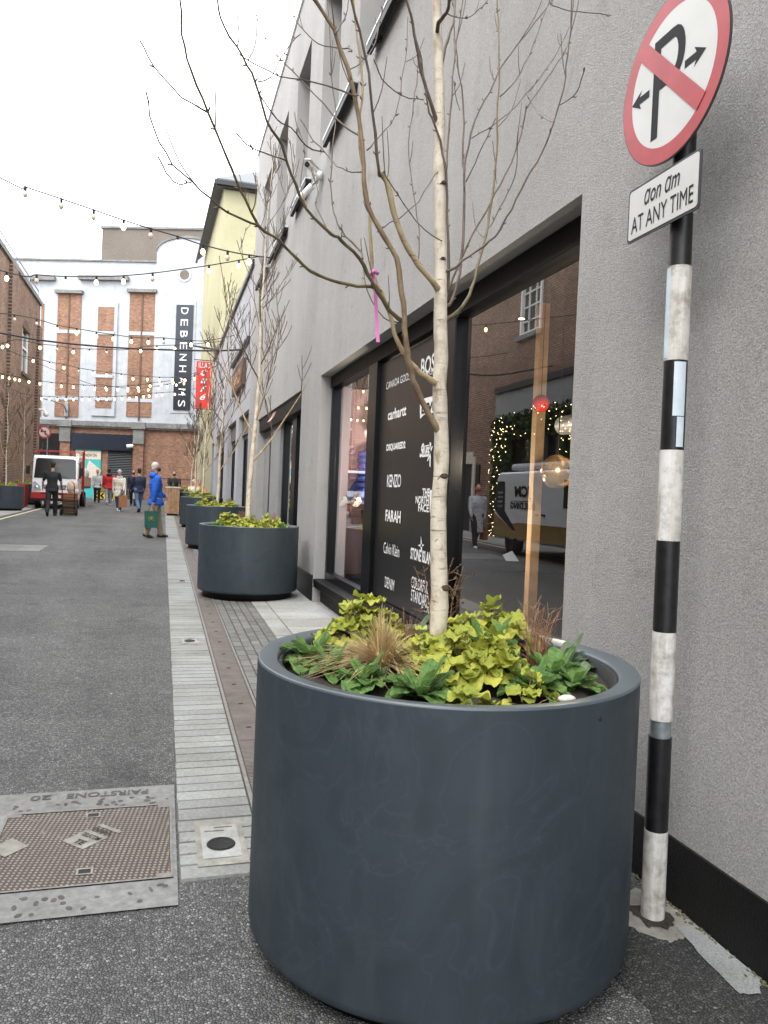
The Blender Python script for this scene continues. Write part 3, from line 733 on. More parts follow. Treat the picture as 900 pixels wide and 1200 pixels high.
# ------------------------------------------------------------------ lilac shop building, yellow building
lb = thing('pale_shop_building', 'low pale lilac shop building between the grey and the yellow buildings', 'building', (4, 25, G(25)))
m = MB(); Hs = [(18.4, 20.95, .2, 3.40), (21.7, 24.5, .2, 3.42), (25.9, 30.1, .25, 3.42), (31.2, 32.6, .3, 3.3), (31.3, 32.3, 4.4, 5.8)]
wall_x(m, XW+.02, 18.155, 33, 0, 6.75, Hs[:], .25)
m.poly([(XW+.02, 18.155, 6.75), (8, 18.155, 6.75), (8, 33, 6.75), (XW+.02, 33, 6.75)]); m.build('wall', 'lilac_render', lb, True)
m = MB(); m.box(XW-.04, XW+.3, 18.2, 33, 6.753, 6.86); m.build('parapet_coping', 'dark_metal', lb, True)
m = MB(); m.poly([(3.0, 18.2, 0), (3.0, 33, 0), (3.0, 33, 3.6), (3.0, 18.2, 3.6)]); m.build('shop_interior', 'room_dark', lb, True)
for h, mu in zip(Hs[:4], ([(19.2, 19.35), (20.0, 20.1)], [(22.4, 22.52), (23.1, 23.25), (23.8, 23.9)], [(27, 27.15), (28.4, 28.55)], [])):
    shop_window(lb, h[0], h[1], h[2], h[3]-.5, mu, fw=.09, xg=XG+.03)
m = MB()
for h in Hs[:3]: m.box(XW+.12, XG+.1, h[0]+.002, h[1]-.002, h[3]-.5, h[3]-.004)
m.build('fascia_panel', 'brown_render', lb, True)
m = MB(); m.box(XG-.02, XG+.03, 31.3, 32.3, 4.4, 5.8); m.build('window', 'dark_glass', lb, True)
o = MB().box(XW-.06, XW+.015, 18.7, 23.6, 5.1, 5.17).build('cornice_strip', 'dark_metal', lb, True)
t = thing('shop_sign', 'brown wooden shop sign board fixed above the second shop opening', 'sign', (XW-.03, 20.9, 4.05), 0)
MB().box(-.05, .04, -1.5, 1.5, .05, .72).build('board', 'leather', t, False, .01)
m = MB(); text_into(m, 'OFFICE', (-.054, 0, .38), (0, -1, 0), (0, 0, 1), 2.3, .36, .03); m.build('lettering', 'brass', t)
m = MB(); text_into(m, 'shop', (XW+.01, 21.0, 3.78), (0, -1, 0), (0, 0, 1), .8, .22, .03); m.build('small_lettering', 'letter_black', lb, True)

yb = thing('yellow_building', 'tall pale yellow rendered building with a slate roof behind the grey one', 'building', (5, 38, G(38)))
YN = 32.9
cx = ony(260, 300, YN).x
ez = ony(262, 216, YN).z
m = MB()
m.poly([(cx, YN, 0), (9, YN, 0), (9, YN, ez), (cx, YN, ez)]); m.poly([(cx, YN, 0), (cx, YN, ez), (cx-.25, 44, ez), (cx-.25, 44, 0)]); m.poly([(9, YN, 0), (9, 44, 0), (9, 44, ez), (9, YN, ez)]); m.poly([(cx-.25, 44, 0), (cx-.25, 44, ez), (9, 44, ez), (9, 44, 0)])
m.build('wall', 'yellow_render', yb, True)
m = MB(); m.prism([(cx-.35, YN-.3, ez), (9.2, YN-.3, ez), (7, YN+4, ez+2.6), (cx+3, YN+4, ez+2.6)], (0, 0, .12)); 
m.poly([(cx-.6, 44.4, ez), (cx-.35, YN-.3, ez), (cx+3, YN+4, ez+2.6), (cx+3, 41, ez+2.6)]); m.poly([(cx+3, YN+4, ez+2.6), (7, YN+4, ez+2.6), (7, 41, ez+2.6), (cx+3, 41, ez+2.6)]); m.build('roof', 'roof_slate', yb, True)
m = MB(); m.box(cx-.42, 9.2, YN-.42, YN-.3, ez-.16, ez+.02); m.tube([(cx-.38, YN-.36, ez-.08), (cx-.66, 44.5, ez-.08)], .06, 8); m.box(cx-.3, 9, YN-.3, YN-.01, ez-.2, ez-.12); m.build('gutter', 'dark_metal', yb, True)
# cafe banner on a bracket
t = thing('cafe_banner', 'red hanging banner reading café on a black bracket', 'banner', (1.30, 31.2, 4.6))
a = ony(230.5, 423, 31.2); b2 = ony(248.5, 423, 31.2); zb = ony(240, 479, 31.2).z; zt = a.z; xa, xb = a.x-1.30, b2.x-1.30
m = MB(); m.box(xa, xb, -.012, .012, zb-4.6, zt-4.6); m.build('cloth', 'cafe_red', t)
m = MB(); H_ = zt-zb; xm = (xa+xb)/2
for i, ch in enumerate('café'): text_into(m, ch, (xm, -.016, zt-4.6-H_*(.24+.17*i)), (1, 0, 0), (0, 0, 1), .26, .24 if ch != 'a' else .2, .02, .45)
text_into(m, 'ILLAS', (xm, -.016, zt-4.6-H_*.08), (1, 0, 0), (0, 0, 1), .42, .2, .0); m.build('lettering', 'letter_white', t)
m = MB(); m.tube([(xa-.1, 0, zt-4.55), (1.87-1.3, 0, zt-4.55)], .018, 6); m.tube([(xa-.05, 0, zb-4.62), (1.87-1.3, 0, zb-4.62)], .014, 6); m.tube([(-.55, 0, zt-4.0), (.57, 0, zt-4.1)], .035, 6); m.tube([(0, 0, zt-4.05), (.57, 0, zt-4.5)], .02, 6); m.build('bracket', 'dark_metal', t)

# ------------------------------------------------------------------ white and brick department store across the end
AF = R(20); PF = Vector((-.78, 50, 0))
nF = Vector((math.sin(AF), math.cos(AF), 0)); eF = Vector((math.cos(AF), -math.sin(AF), 0))
def deb(px, py):
    d = ray(px, py); tt = (PF.dot(nF)-CAM.dot(nF))/d.dot(nF); w = CAM+d*tt; return (w-PF).dot(eF), w.z
ds = thing('department_store', 'white rendered department store with orange brick bays across the end of the street', 'building', PF, -AF)
def dbox(m, p0, p1, y0, y1):             # facade rectangle given by its two corners in the photo
    u0, z0 = deb(*p0); u1, z1 = deb(*p1); m.box(u0, u1, y0, y1, z0, z1); return u0, u1, z0, z1
ZR = 15.25
zl = 5.35
m = MB()
m.box(-22, -.02, .0, .4, zl, ZR); m.box(3.8, 14, 0, .4, zl, 13.5)
tw0, tw1 = -.02, 3.6
arc = [(tw0, -.12, zl), (tw1, -.12, zl), (tw1, -.12, 15.9)] + [(tw0+(tw1-tw0)*(.5+.5*math.cos(q)), -.12, 15.9+.85*math.sin(q)) for q in [math.pi*i/14 for i in range(1, 14)]] + [(tw0, -.12, 15.9)]
m.prism(arc, (0, 3, 0))
m.build('white_wall', 'white_render', ds)
m = MB(); m.box(-22, 14, .0, 9, 0, zl-.12); m.build('brick_base', 'orange_brick', ds)
m = MB(); m.box(-22, 14, .42, 9, zl+.1, ZR-.3); m.build('rear_mass', 'brown_render', ds)
m = MB(); m.box(-22, 14.1, -.28, .1, zl-.32, zl-.02); m.box(-22, 14.1, -.2, .05, zl-.42, zl-.323); m.build('ledge', 'coping_stone', ds)
m = MB(); m.box(-22, -.03, -.1, .45, ZR+.003, ZR+.12)
m.build('parapet_coping', 'coping_stone', ds)
m = MB()
for i in range(14):
    q0, q1 = math.pi*i/14, math.pi*(i+1)/14
    p = [(tw0+(tw1-tw0)*(.5+.5*math.cos(q)), -.2, 15.91+.85*math.sin(q)) for q in (q0, q1)]
    m.prism([p[0], p[1], (p[1][0], -.2, p[1][2]+.13), (p[0][0], -.2, p[0][2]+.13)], (0, .5, 0))
m.build('arched_coping', 'coping_stone', ds)
u0, z0 = deb(96, 300); u1, z1 = deb(248, 268)
m = MB(); kk = 54/50; zt_ = 1.5+(deb(170, 267)[1]-1.5)*kk; u0 = u0*kk-.2; m.box(u0, 14, 4, 9, ZR-.4, zt_); m.build('roof_block', 'brown_render', ds); m = MB(); m.box(u0-.1, 14, 3.9, 9, zt_+.003, zt_+.15); m.build('roof_block_coping', 'coping_stone', ds)
# brick bays
m = MB(); bays = [((64, 488), (96, 345)), ((148, 488), (183, 344)), ((45, 488), (52, 356)), ((-70, 488), (-30, 345)), ((-15, 488), (15, 345))]
BY = []
for p0, p1 in bays: BY.append(dbox(m, p0, p1, -.05, .02))
m.build('brick_bay', 'orange_brick', ds)
m = MB()
for (a, b2, c, d) in BY[:2]+BY[3:]: mid = (a+b2)/2; m.box(mid-.05, mid+.05, -.09, -.051, zl+.1, d-.05)
m.build('bay_rib', 'leather', ds)
m = MB()
for (a, b2, c, d) in BY[:2]+BY[3:]: m.box(a-.12, b2+.12, -.3, -.0, d+.0, d+.2)
for p0, p1 in (((20, 328.5), (66, 325)), ((94, 328.5), (152, 325))): dbox(m, p0, p1, -.3, -.003)
m.build('bay_hood', 'coping_stone', ds)
m = MB()
for py in (390, 468):
    for k in (0, 1):
        a, b2, c, d = BY[k]; z = deb(120, py)[1]; m.box(a, b2, -.08, -.052, z-.1, z+.12)
m.build('band_course', 'white_render', ds)
# raised white surround of the centre bay with brick panels
m = MB(); a, b2, c, d = dbox(m, (107, 487), (139, 355), -.10, -.003); m.build('bay_surround', 'white_render', ds)
m = MB()
for y0, y1 in ((360, 388), (393, 439), (443, 465), (470, 478)):
    m.box(a+.28, b2-.22, -.13, -.102, deb(120, y1)[1], deb(120, y0)[1])
m.build('brick_panel', 'orange_brick', ds)
m = MB()
for y in (390.5, 441, 467.5): zz = deb(120, y)[1]; m.box(a+.2, b2-.15, -.17, -.103, zz-.1, zz+.1)
m.build('panel_sill', 'white_render', ds)
# pilasters, openings of the ground floor
def pil(px0, px1):
    m = MB(); u0 = deb(px0, 520)[0]; u1 = deb(px1, 520)[0]; m.box(u0+.05, u1-.05, -.14, -.002, 0, zl-1.0); m.build('brick_pier', 'orange_brick', ds)
    m = MB(); m.box(u0, u1, -.24, -.002, zl-1.35, zl-.43); m.box(u0-.1, u1+.1, -.34, -.002, zl-.42, zl-.0); m.build('pier_capital', 'coping_stone', ds, bevel=.02)
pil(71, 84); pil(157, 170); pil(-25, -10)
m = MB(); u0, u1, z0, z1 = dbox(m, (85, 526), (156, 510), -.18, -.002); m.build('name_board', 'navy_sign', ds)
m = MB(); dbox(m, (43, 532), (70, 508), -.04, -.001); m.build('dark_window', 'dark_glass', ds)
m = MB(); u0, z0 = deb(89, 526); u1, _ = deb(119, 526); m.box(u0, u1, -.06, -.002, .55, z0); m.build('shop_poster', 'teal', ds)
m = MB(); m.box(u0, u1, -.07, -.061, z0-.62, z0-.1); m.prism([(u0+.55, -.075, 1.6), (u0+1.3, -.075, 1.3), (u0+1.7, -.075, 2.3), (u0+.9, -.075, 2.9)], (0, .01, 0)); m.build('poster_print', 'cream_cloth', ds)
m = MB(); text_into(m, 'SALE NOW ON', ((u0+u1)/2, -.08, z0-.36), (1, 0, 0), (0, 0, 1), 1.1, .2); m.build('poster_lettering', 'letter_black', ds)
m = MB(); u0, _ = deb(127, 526); u1, _ = deb(155, 526)
for k in range(30): m.prism([(u0, -.03, .5+k*.105), (u0, -.07, .55+k*.105), (u0, -.03, .6+k*.105)], (u1-u0, 0, 0))
m.build('roller_shutter', 'shutter', ds)
m = MB(); dbox(m, (184, 560), (246, 530), -.03, -.001); m.build('recess_panel', 'orange_brick', ds)
# vertical sign
m = MB(); a, b2, c, d = dbox(m, (200.5, 484), (231, 354), -.16, -.121); m.build('sign_surround', 'white_render', ds)
m = MB(); a, b2, c, d = dbox(m, (204, 480.5), (228, 358.5), -.22, -.163); sg = m.build('name_sign', 'navy_sign', ds)
m = MB(); LTR = 'DEBENHAMS'; yy = [373, 383.5, 395.5, 407, 420, 435, 448, 462, 474.5]
ym = [(deb(216, 364+i*13.6)[1]) for i in range(9)]
for i, ch in enumerate(LTR):
    zc = d-(d-c)*(.058+i*.11); text_into(m, ch, ((a+b2)/2, -.225, zc), (0, 0, -1), (1, 0, 0), (d-c)*.062, (b2-a)*.42)
lg = m.build('lettering', 'letter_white', sg)
m = MB(); u, z = deb(217, 323); m.lathe([(.30, -.13), (.40, -.16), (.43, -.16), (.45, -.122)], 28, (u, 0, z), 'Y'); m.build('round_window_rim', 'white_render', ds)
m = MB(); m.lathe([(.001, -.128), (.30, -.128)], 28, (u, 0, z), 'Y'); m.build('round_window', 'brown_render', ds)
# lamp and camera on the store
def facade(px, py): u, z = deb(px, py); return PF + eF*u + Vector((0, 0, z))
p = facade(79, 478)
t = thing('street_lamp', 'grey curved arm street lamp fixed to the department store facade', 'street lamp', p, -AF)
MB().box(-.12, .12, -.15, 0, -.55, .35).build('bracket', 'galvanised', t, False, .02)
m = MB(); m.tube(spline([(0, -.1, -.3), (0, -.5, .1), (-.4, -.9, .3), (-1.0, -1.2, .42)], 4), .05, 8); m.build('arm', 'galvanised', t)
m = MB(); m.ball((-1.35, -1.3, .42), (.42, .2, .12), 12, 7); m.build('lamp_head', 'galvanised', t)
p = facade(156, 524)
t = thing('security_camera', 'small white security camera on the brick pier by the roller shutter', 'security camera', p, -AF)
MB().tube([(-.2, -.5, 0), (.15, -.4, .05)], .12, 10).build('camera_body', 'white_plastic', t); MB().tube([(.1, -.4, .05), (.1, .0, .1)], .04, 8).build('arm', 'white_plastic', t)

# ------------------------------------------------------------------ brown brick building on the left, and the one nearer us
XL = -6.6; YC = 45.5
lbk = thing('brick_building', 'brown brick building with an arched window along the left side of the street', 'building', (-9, 38, G(38)))
zc_ = onx(45, 355, XL).z; YC = onx(44, 470, XL).y
winA = onx(26, 405, XL-.0); ya, yb_ = onx(26, 405, XL).y, onx(34, 405, XL).y
zw1 = onx(30, 378, XL).z; zw0 = onx(30, 439, XL).z
m = MB(); DoorY = (25.7, 27.2)
holes = [(ya, yb_, zw0, zw1-.35), (27.6, 28.7, 7.2, 8.6), (DoorY[0]+.1, DoorY[1], .25, 2.75), (31.5, 32.7, zw0, zw1-.35)]
YB = 23.6
def wall_left(m, X, ys, ye, zs, ze, holes, depth):
    k = len(m.v); f0 = len(m.f); wall_x(m, X, ys, ye, zs, ze, holes, -depth)
    for i in range(f0, len(m.f)): m.f[i] = m.f[i][::-1]
wall_left(m, XL, YB, YC, 0, zc_, holes, .25)
m.poly([(XL, YB, 0), (XL-10, YB, 0), (XL-10, YB, zc_), (XL, YB, zc_)][::-1]); m.poly([(XL, YB, zc_), (XL-10, YB, zc_), (XL-10, YC, zc_), (XL, YC, zc_)])
m.build('wall', 'brown_brick', lbk, True)
m = MB(); m.poly([(XL, YC, 0), (XL, YC, zc_), (XL-10, YC, zc_), (XL-10, YC, 0)]); m.build('end_wall', 'brown_brick_end', lbk, True)
m = MB(); m.box(XL-.3, XL+.10, YB, YC+.1, zc_+.003, zc_+.22); m.build('coping', 'coping_stone', lbk, True)
m = MB()
for yy in (YC-9, YC-6, YC-3, YC-.2): m.tube([(XL-.1, yy, zc_+.2), (XL-.1, yy, zc_+.75)], .03, 6)
m.tube([(XL-.1, YB+2, zc_+.75), (XL-.1, YC-.2, zc_+.75)], .03, 6); m.tube([(XL-.1, YB+2, zc_+.48), (XL-.1, YC-.2, zc_+.48)], .02, 6); m.build('roof_rail', 'galvanised', lbk, True)
yp0, yp1 = onx(7, 450, XL).y, onx(14, 450, XL).y
m = MB(); m.box(XL+.002, XL+.14, yp0, yp1, 0, zc_-.05); m.box(XL+.002, XL+.14, YC-.9, YC-.02, 0, zc_-1.2); m.build('pilaster', 'brown_brick', lbk, True)
def arched(m, X0, X1, y0, y1, z1, rise):
    n = 10; pts = [(X0, y0, z1), (X0, y0, z1+.02)] + [(X0, y0+(y1-y0)*i/n, z1+rise*math.sin(math.pi*i/n)) for i in range(n+1)] + [(X0, y1, z1)]
    m.prism(pts, (X1-X0, 0, 0))
m = MB()
for y0, y1 in ((ya, yb_), (31.5, 32.7)):
    m.box(XL-.2, XL-.12, y0+.002, y1-.002, zw0, zw1-.352)
wn = m.build('window', 'dark_glass', lbk, True)
m = MB()
for y0, y1 in ((ya, yb_), (31.5, 32.7)):
    m.box(XL-.12, XL-.02, y0+.002, y0+.2, zw0, zw1-.352); m.box(XL-.12, XL-.04, y1-.1, y1-.002, zw0, zw1-.352); m.box(XL-.11, XL-.05, y0+.2, y1-.1, (zw0+zw1)/2-.05, (zw0+zw1)/2+.05)
m.build('window_frame', 'white_paint', lbk, True)
m = MB()
for y0, y1 in ((ya, yb_), (31.5, 32.7)): arched(m, XL-.02, XL+.035, y0-.12, y1+.12, zw1-.35, .5); m.box(XL+.002, XL+.1, y0-.1, y1+.1, zw0-.15, zw0-.003)
m.build('window_arch', 'leather', lbk, True)
m = MB(); m.box(XL-.12, XL+.06, DoorY[0]-.12, DoorY[0]+.098, .15, 3.0); m.box(XL-.12, XL+.06, DoorY[1]+.002, DoorY[1]+.22, .15, 3.0); m.box(XL-.12, XL+.06, DoorY[0]+.1, DoorY[1], 2.752, 3.18); m.build('door_surround', 'cream_cloth', lbk, True)
m = MB(); m.box(XL-.2, XL-.12, DoorY[0]+.102, DoorY[1]-.002, .25, 2.748); d_ = m.build('door', 'navy_sign', lbk, True)
m = MB(); m.box(XL+.002, XL+.06, DoorY[0]-.55, DoorY[0]-.25, 1.9, 2.7); m.build('notice_board', 'vinyl_black', lbk, True)
def sash(root, y0, y1, z0, z1, X=XL, open_=False):
    m = MB(); m.box(X-.08, X+.05, y0, y0+.1, z0, z1); m.box(X-.08, X+.05, y1-.1, y1, z0, z1); m.box(X-.08, X+.05, y0+.1, y1-.1, z0, z0+.09); m.box(X-.08, X+.05, y0+.1, y1-.1, z1-.12, z1)
    for k in (1, 2): yy = y0+(y1-y0)*k/3; m.box(X-.06, X-.01, yy-.02, yy+.02, z0+.1, z1-.12)
    for k in (1, 2, 3): zz = z0+(z1-z0)*k/4; m.box(X-.059, X-.012, y0+.1, y1-.1, zz-.02, zz+.02)
    f = m.build('window_frame', 'white_paint', root, True)
    m = MB(); m.box(X-.10, X-.062, y0+.1, y1-.1, z0+.09, z1-.12); m.build('window_pane', 'dark_glass', root, True)
    m = MB(); m.box(X, X+.15, y0-.12, y1+.12, z0-.14, z0-.003); m.build('window_sill', 'coping_stone', root, True)
sash(lbk, 27.62, 28.68, 7.2, 8.6, XL+.0)
p = onx(42, 482, XL)
t = thing('dome_camera', 'white dome security camera on an arm at the corner of the brick building', 'security camera', (XL, p.y, p.z))
MB().tube([(0, 0, .1), (.35, 0, .12), (.45, 0, .0)], .05, 8).build('arm', 'white_plastic', t); m = MB(); m.ball((.5, 0, -.12), .14, 12, 8); m.build('dome', 'white_plastic', t)

nb = thing('brick_shop_building', 'brown brick building over an ivy draped shop front, mirrored in the shop window', 'building', (-9, 16, G(16)))
XN = XL+.12
m = MB(); wh = [(20.75, 22.15, 6.6, 8.35), (15.0, 16.4, 6.6, 8.35), (9.0, 10.4, 6.6, 8.35), (3, 4.4, 6.6, 8.35)]
wall_left(m, XN, -9, YB-.01, 4.9, 10.2, wh, .2); m.poly([(XN, YB-.01, 0), (XN-9, YB-.01, 0), (XN-9, YB-.01, 10.2), (XN, YB-.01, 10.2)]); m.poly([(XN, -9, 0), (XN-9, -9, 0), (XN-9, -9, 10.2), (XN, -9, 10.2)])
m.poly([(XN, -9, 10.2), (XN-9, -9, 10.2), (XN-9, YB-.01, 10.2), (XN, YB-.01, 10.2)])
m.build('wall', 'brown_brick', nb, True)
for h in wh: sash(nb, h[0]+.01, h[1]-.01, h[2], h[3]-.005, XN)
m = MB(); m.box(XN-.2, XN+.14, 10, YB-.1, 4.12, 4.95); fs_ = m.build('fascia', 'pier_render', nb, True)
m = MB(); m.box(XN-.2, XN+.22, -9, YB-.08, 4.953, 5.15); m.build('cornice', 'navy_sign', nb, True)
m = MB(); text_into(m, 'THOMAS', (XN+.145, 16.3, 4.55), (0, 1, 0), (0, 0, 1), 3.4, .45, .02); m.build('lettering', 'letter_black', nb, True)
m = MB(); m.box(XN-.3, XN-.1, 10, YB-.05, .2, 4.1); m.box(XN-.2, XN+.1, -9, 10, 0, 4.95); m.build('shop_front', 'dark_glass', nb, True)
m = MB()
for yy in (10.1, 12.5, 15, 17.5, 20): m.box(XN-.1, XN+.02, yy, yy+.16, .2, 4.1)
m.build('shop_pillar', 'navy_sign', nb, True)
# ivy with fairy lights round the opening
rv = random.Random(3)
t = thing('ivy_garland', 'dark green ivy garland hung round the reflected shop front', 'garland', (XN+.1, 22.5, .3))
def ivy_pt():
    k = rv.random()
    if k < .5: return Vector((XN+rv.uniform(.02, .25), 22.9+rv.uniform(-.65, .65), rv.uniform(.3, 4.1)))
    if k < .8: return Vector((XN+rv.uniform(.02, .25), rv.uniform(17.5, 23.4), 4.0+rv.uniform(-.6, .25)))
    return Vector((XN+rv.uniform(.02, .25), 18.6+rv.uniform(-.35, .35), rv.uniform(1.5, 4.0)))
m = MB()
for k in range(5200):
    c = ivy_pt(); e = Euler((rv.uniform(0, 6), rv.uniform(0, 6), rv.uniform(0, 6))).to_matrix(); s = rv.uniform(.04, .075)
    m.poly([c+e @ Vector(q)*s for q in ((-1, 0, 0), (-.2, -.8, .2), (1, 0, 0), (-.2, .8, .2))])
m.build('foliage', 'ivy', t, True)
m = MB()
for k in range(150):
    c = ivy_pt(); c.x = XN+.28; m.ball(c, .014, 5, 4)
m.build('fairy_light', 'fairy', t, True)['kind'] = 'stuff'

# ------------------------------------------------------------------ planters
def planter(loc, label, big=False):
    x, y = loc; t = thing('planter', label, 'planter', (x, y, G(y)), 0, 'round slate grey street planters')
    n = 128 if big else 64; H = .925; b0 = .045 if big else .085
    m = MB(); m.lathe([(.56, b0+.002), (.615, b0+.0), (.629, b0+.006), (.637, b0+.018), (.640, b0+.036), (.640, .5), (.640, H-.06), (.640, H-.05), (.640, H-.008)], n)
    m.build('tub', 'planter_paint', t)
    m = MB(); m.lathe([(.640, H-.008), (.6385, H-.003), (.635, H), (.6345, H), (.578, H-.009), (.5775, H-.0092), (.573, H-.013), (.571, H-.02), (.570, H-.15)], n); m.build('rim', 'rim_sky_sheen', t)
    m = MB(); m.lathe([(.5695, H-.022), (.559, H-.022), (.557, H-.16)], n); m.build('liner', 'rubber', t)
    m = MB(); m.lathe([(.001, 0), (.575, 0), (.575, b0+.001)], 48)
    m.build('foot', 'black_paint', t)
    m = MB(); vs = [(0, 0, H-.045)]; fs = []; rr = random.Random(4); K = 14; A = 48
    for i in range(1, K+1):
        for k in range(A):
            a = 2*math.pi*k/A; r = .558*i/K; q = Vector((r*math.cos(a), r*math.sin(a), 0)); vs.append((q.x, q.y, H-.055+.03*mnoise.noise(q*7)+.014*mnoise.noise(q*31)-.02*(i/K)**4))
    fs = [(0, 1+k, 1+(k+1) % A) for k in range(A)] + [(1+i*A+k, 1+(i+1)*A+k, 1+(i+1)*A+(k+1) % A, 1+i*A+(k+1) % A) for i in range(K-1) for k in range(A)]
    m.add(vs, fs, True); m.build('soil', 'soil', t)
    return t
PL = [(.955, 2.47), (1.10, 10.1), (1.13, 17.0), (1.15, 24.2), (1.2, 31.6), (1.35, 40.0)]
pl0 = planter(PL[0], 'large round slate grey planter filling the foreground', True)
m = MB(); a = math.atan2(-.62, .20); 
hp = onx(657, 839, 1); 
m.lathe([(.0005, -.002), (.0065, -.002), (.0075, .0005)], 12, (0, 0, 0), 'Y'); 
hang = math.radians(-68); m.build('drain_hole', 'rubber', pl0, xf=Matrix.Translation((.6395*math.cos(hang), .6395*math.sin(hang), .872)) @ Matrix.Rotation(hang+math.pi/2, 4, 'Z'))
pl1 = planter(PL[1], 'second round planter, by the pier between the shop windows')
names = ['third round planter from the camera, partly behind the second', 'fourth round planter along the grey buildings', 'fifth round planter, beside the wooden box planter', 'farthest round planter on the right, by the seated people']
for i in range(4): copy_thing(pl1, (PL[i+2][0], PL[i+2][1], G(PL[i+2][1])), .3*i, names[i])
LP = [(-5.62, 31.3), (-5.98, 37.2)]
copy_thing(pl1, (LP[0][0], LP[0][1], G(LP[0][1])), 1, 'round grey planter at the left edge, in front of the brick building')
copy_thing(pl1, (LP[1][0], LP[1][1], G(LP[1][1])), 2, 'round grey planter behind the red box, next to the truck')
x, y = -5.75, 34.6
t = thing('red_planter_box', 'square red ribbed box between two round planters on the left', 'planter', (x, y, G(y)))
m = MB(); m.box(-.34, .34, -.34, .34, .03, .95)
for k in range(3): m.box(-.355, .355, -.355, .355, .08+k*.30, .33+k*.30)
m.build('box', 'bin_red', t, False, .01)
m = MB(); m.box(-.3, .3, -.3, .3, 0, .03); m.build('foot', 'rubber', t)

# ------------------------------------------------------------------ plants in the planters
def lobed(m, C, ax, up, s, rg, lobes=7, cup=.25):
    """a heuchera leaf: rounded lobes round the petiole, cupped and wavy"""
    ax = ax.normalized(); side = ax.cross(up).normalized(); up = side.cross(ax).normalized()
    n = lobes*6; vs = [C]; inner = []
    ph = rg.uniform(0, 6)
    for ring in (.5, 1.0):
        for k in range(n+1):
            a = -math.pi*.93 + 2*math.pi*.93*k/n
            lob = .80 + .20*abs(math.cos(a*lobes/2))**.5 + .035*math.sin(a*lobes*3.3)
            r = s*ring*(lob if ring > .9 else .9); x = math.cos(a)*r + s*.25*ring; y = math.sin(a)*r
            z = s*(cup*ring*ring + .2*ring*math.sin(a*3+ph)*ring + (.17*math.cos(a*lobes) if ring > .9 else -.04*math.cos(a*lobes)))
            vs.append(C + ax*x + side*y + up*z)
    N = n+1; fs = [(0, 1+k, 2+k) for k in range(n)] + [(1+k, 1+N+k, 2+N+k, 2+k) for k in range(n)]
    m.add(vs, fs, True)
def heuchera(name, loc, label, R0, H0, nl, seed, s0=.05, group='lime heuchera clumps'):
    t = thing(name, label, 'plant', loc, 0, group); rg = random.Random(seed); m = MB(); st = MB()
    for k in range(nl):
        a = rg.uniform(0, 2*math.pi); q = rg.random()**.6; lump = mnoise.noise(Vector((math.cos(a)*q*2.2, math.sin(a)*q*2.2, seed*3.7))); r = R0*q*(1+.35*mnoise.noise(Vector((math.cos(a)*1.5, math.sin(a)*1.5, seed)))); h = H0*(1-.8*q**1.8)*(1+.75*lump)*rg.uniform(.62, 1.08)
        C = Vector((r*math.cos(a), r*math.sin(a), max(.015, h))); out = Vector((math.cos(a), math.sin(a), 0))
        up = (Vector((0, 0, 1)) + out*q*1.0 + Vector((rg.uniform(-.45, .45), rg.uniform(-.45, .45), 0))).normalized()
        ax = (out + Vector((rg.uniform(-.7, .7), rg.uniform(-.7, .7), -.35*q))).normalized()
        lobed(m, C, ax, up, s0*rg.uniform(.6, 1.15), rg, rg.choice((5, 7)), rg.uniform(-.25, .4))
        if k % 2 == 0: st.tube([(r*.15*math.cos(a), r*.15*math.sin(a), -.01), (r*.6*math.cos(a), r*.6*math.sin(a), h*.65), C], .0016, 4, False)
    m.build('foliage', 'lime_leaf', t); st.build('stem', 'red_straw', t); return t
def blade(m, base, d, L, w, lift, droop, rg, crinkle=.0, fold=.25, n=7):
    """an oblong leaf rising from base in direction d (unit, horizontal)"""
    side = Vector((-d.y, d.x, 0)); vs = []; 
    for i in range(n+1):
        t = i/n; wd = w*(math.sin(math.pi*min(1, .10+t*.9))**.6)*(.35+.9*t*(1-.35*t)) if i < n else w*.08
        c = base + d*(L*t) + Vector((0, 0, 1))*(lift*t - droop*t*t)
        for j, q in enumerate((-1, -.5, 0, .5, 1)):
            z = abs(q)*fold*wd + crinkle*w*math.sin(t*38+abs(q)*3)*abs(q)*(1.15-abs(q)) + crinkle*w*.6*math.sin(t*17+q*5)
            vs.append(c + side*(q*wd) + Vector((0, 0, z)))
    fs = [(i*5+j, i*5+j+1, (i+1)*5+j+1, (i+1)*5+j) for i in range(n) for j in range(4)]
    m.add(vs, fs, True)
def primrose(loc, label, seed, s=1., nl=15, grey=0):
    t = thing('primrose', label, 'plant', loc, 0, 'green primrose rosettes'); rg = random.Random(seed); s *= .82; nl += 4; m = MB(); rb = MB()
    for k in range(nl):
        a = k*2.4+rg.uniform(-.3, .3); d = Vector((math.cos(a), math.sin(a), 0)); q = (k+1)/nl
        L = s*(.08+.10*q)*rg.uniform(.8, 1.2); lift = s*(.10-.06*q)*rg.uniform(.7, 1.2); 
        blade(m, Vector((0, 0, .0)), d, L*.92, L*.42*rg.uniform(.85, 1.15), lift*1.7, lift*1.7*q+.01, rg, .13, .28, 12)
        rb.tube([Vector((0, 0, .003))+d*(L*t)+Vector((0, 0, lift*1.8*t-(lift*1.5*q+.01)*t*t+.0016)) for t in (0, .25, .5, .75, .93)], [.0016*s, .0014, .001, .0006, .0003], 4, False)
    m.build('foliage', 'grey_leaf' if grey else 'green_leaf', t); rb.build('midrib', 'grey_leaf', t); return t
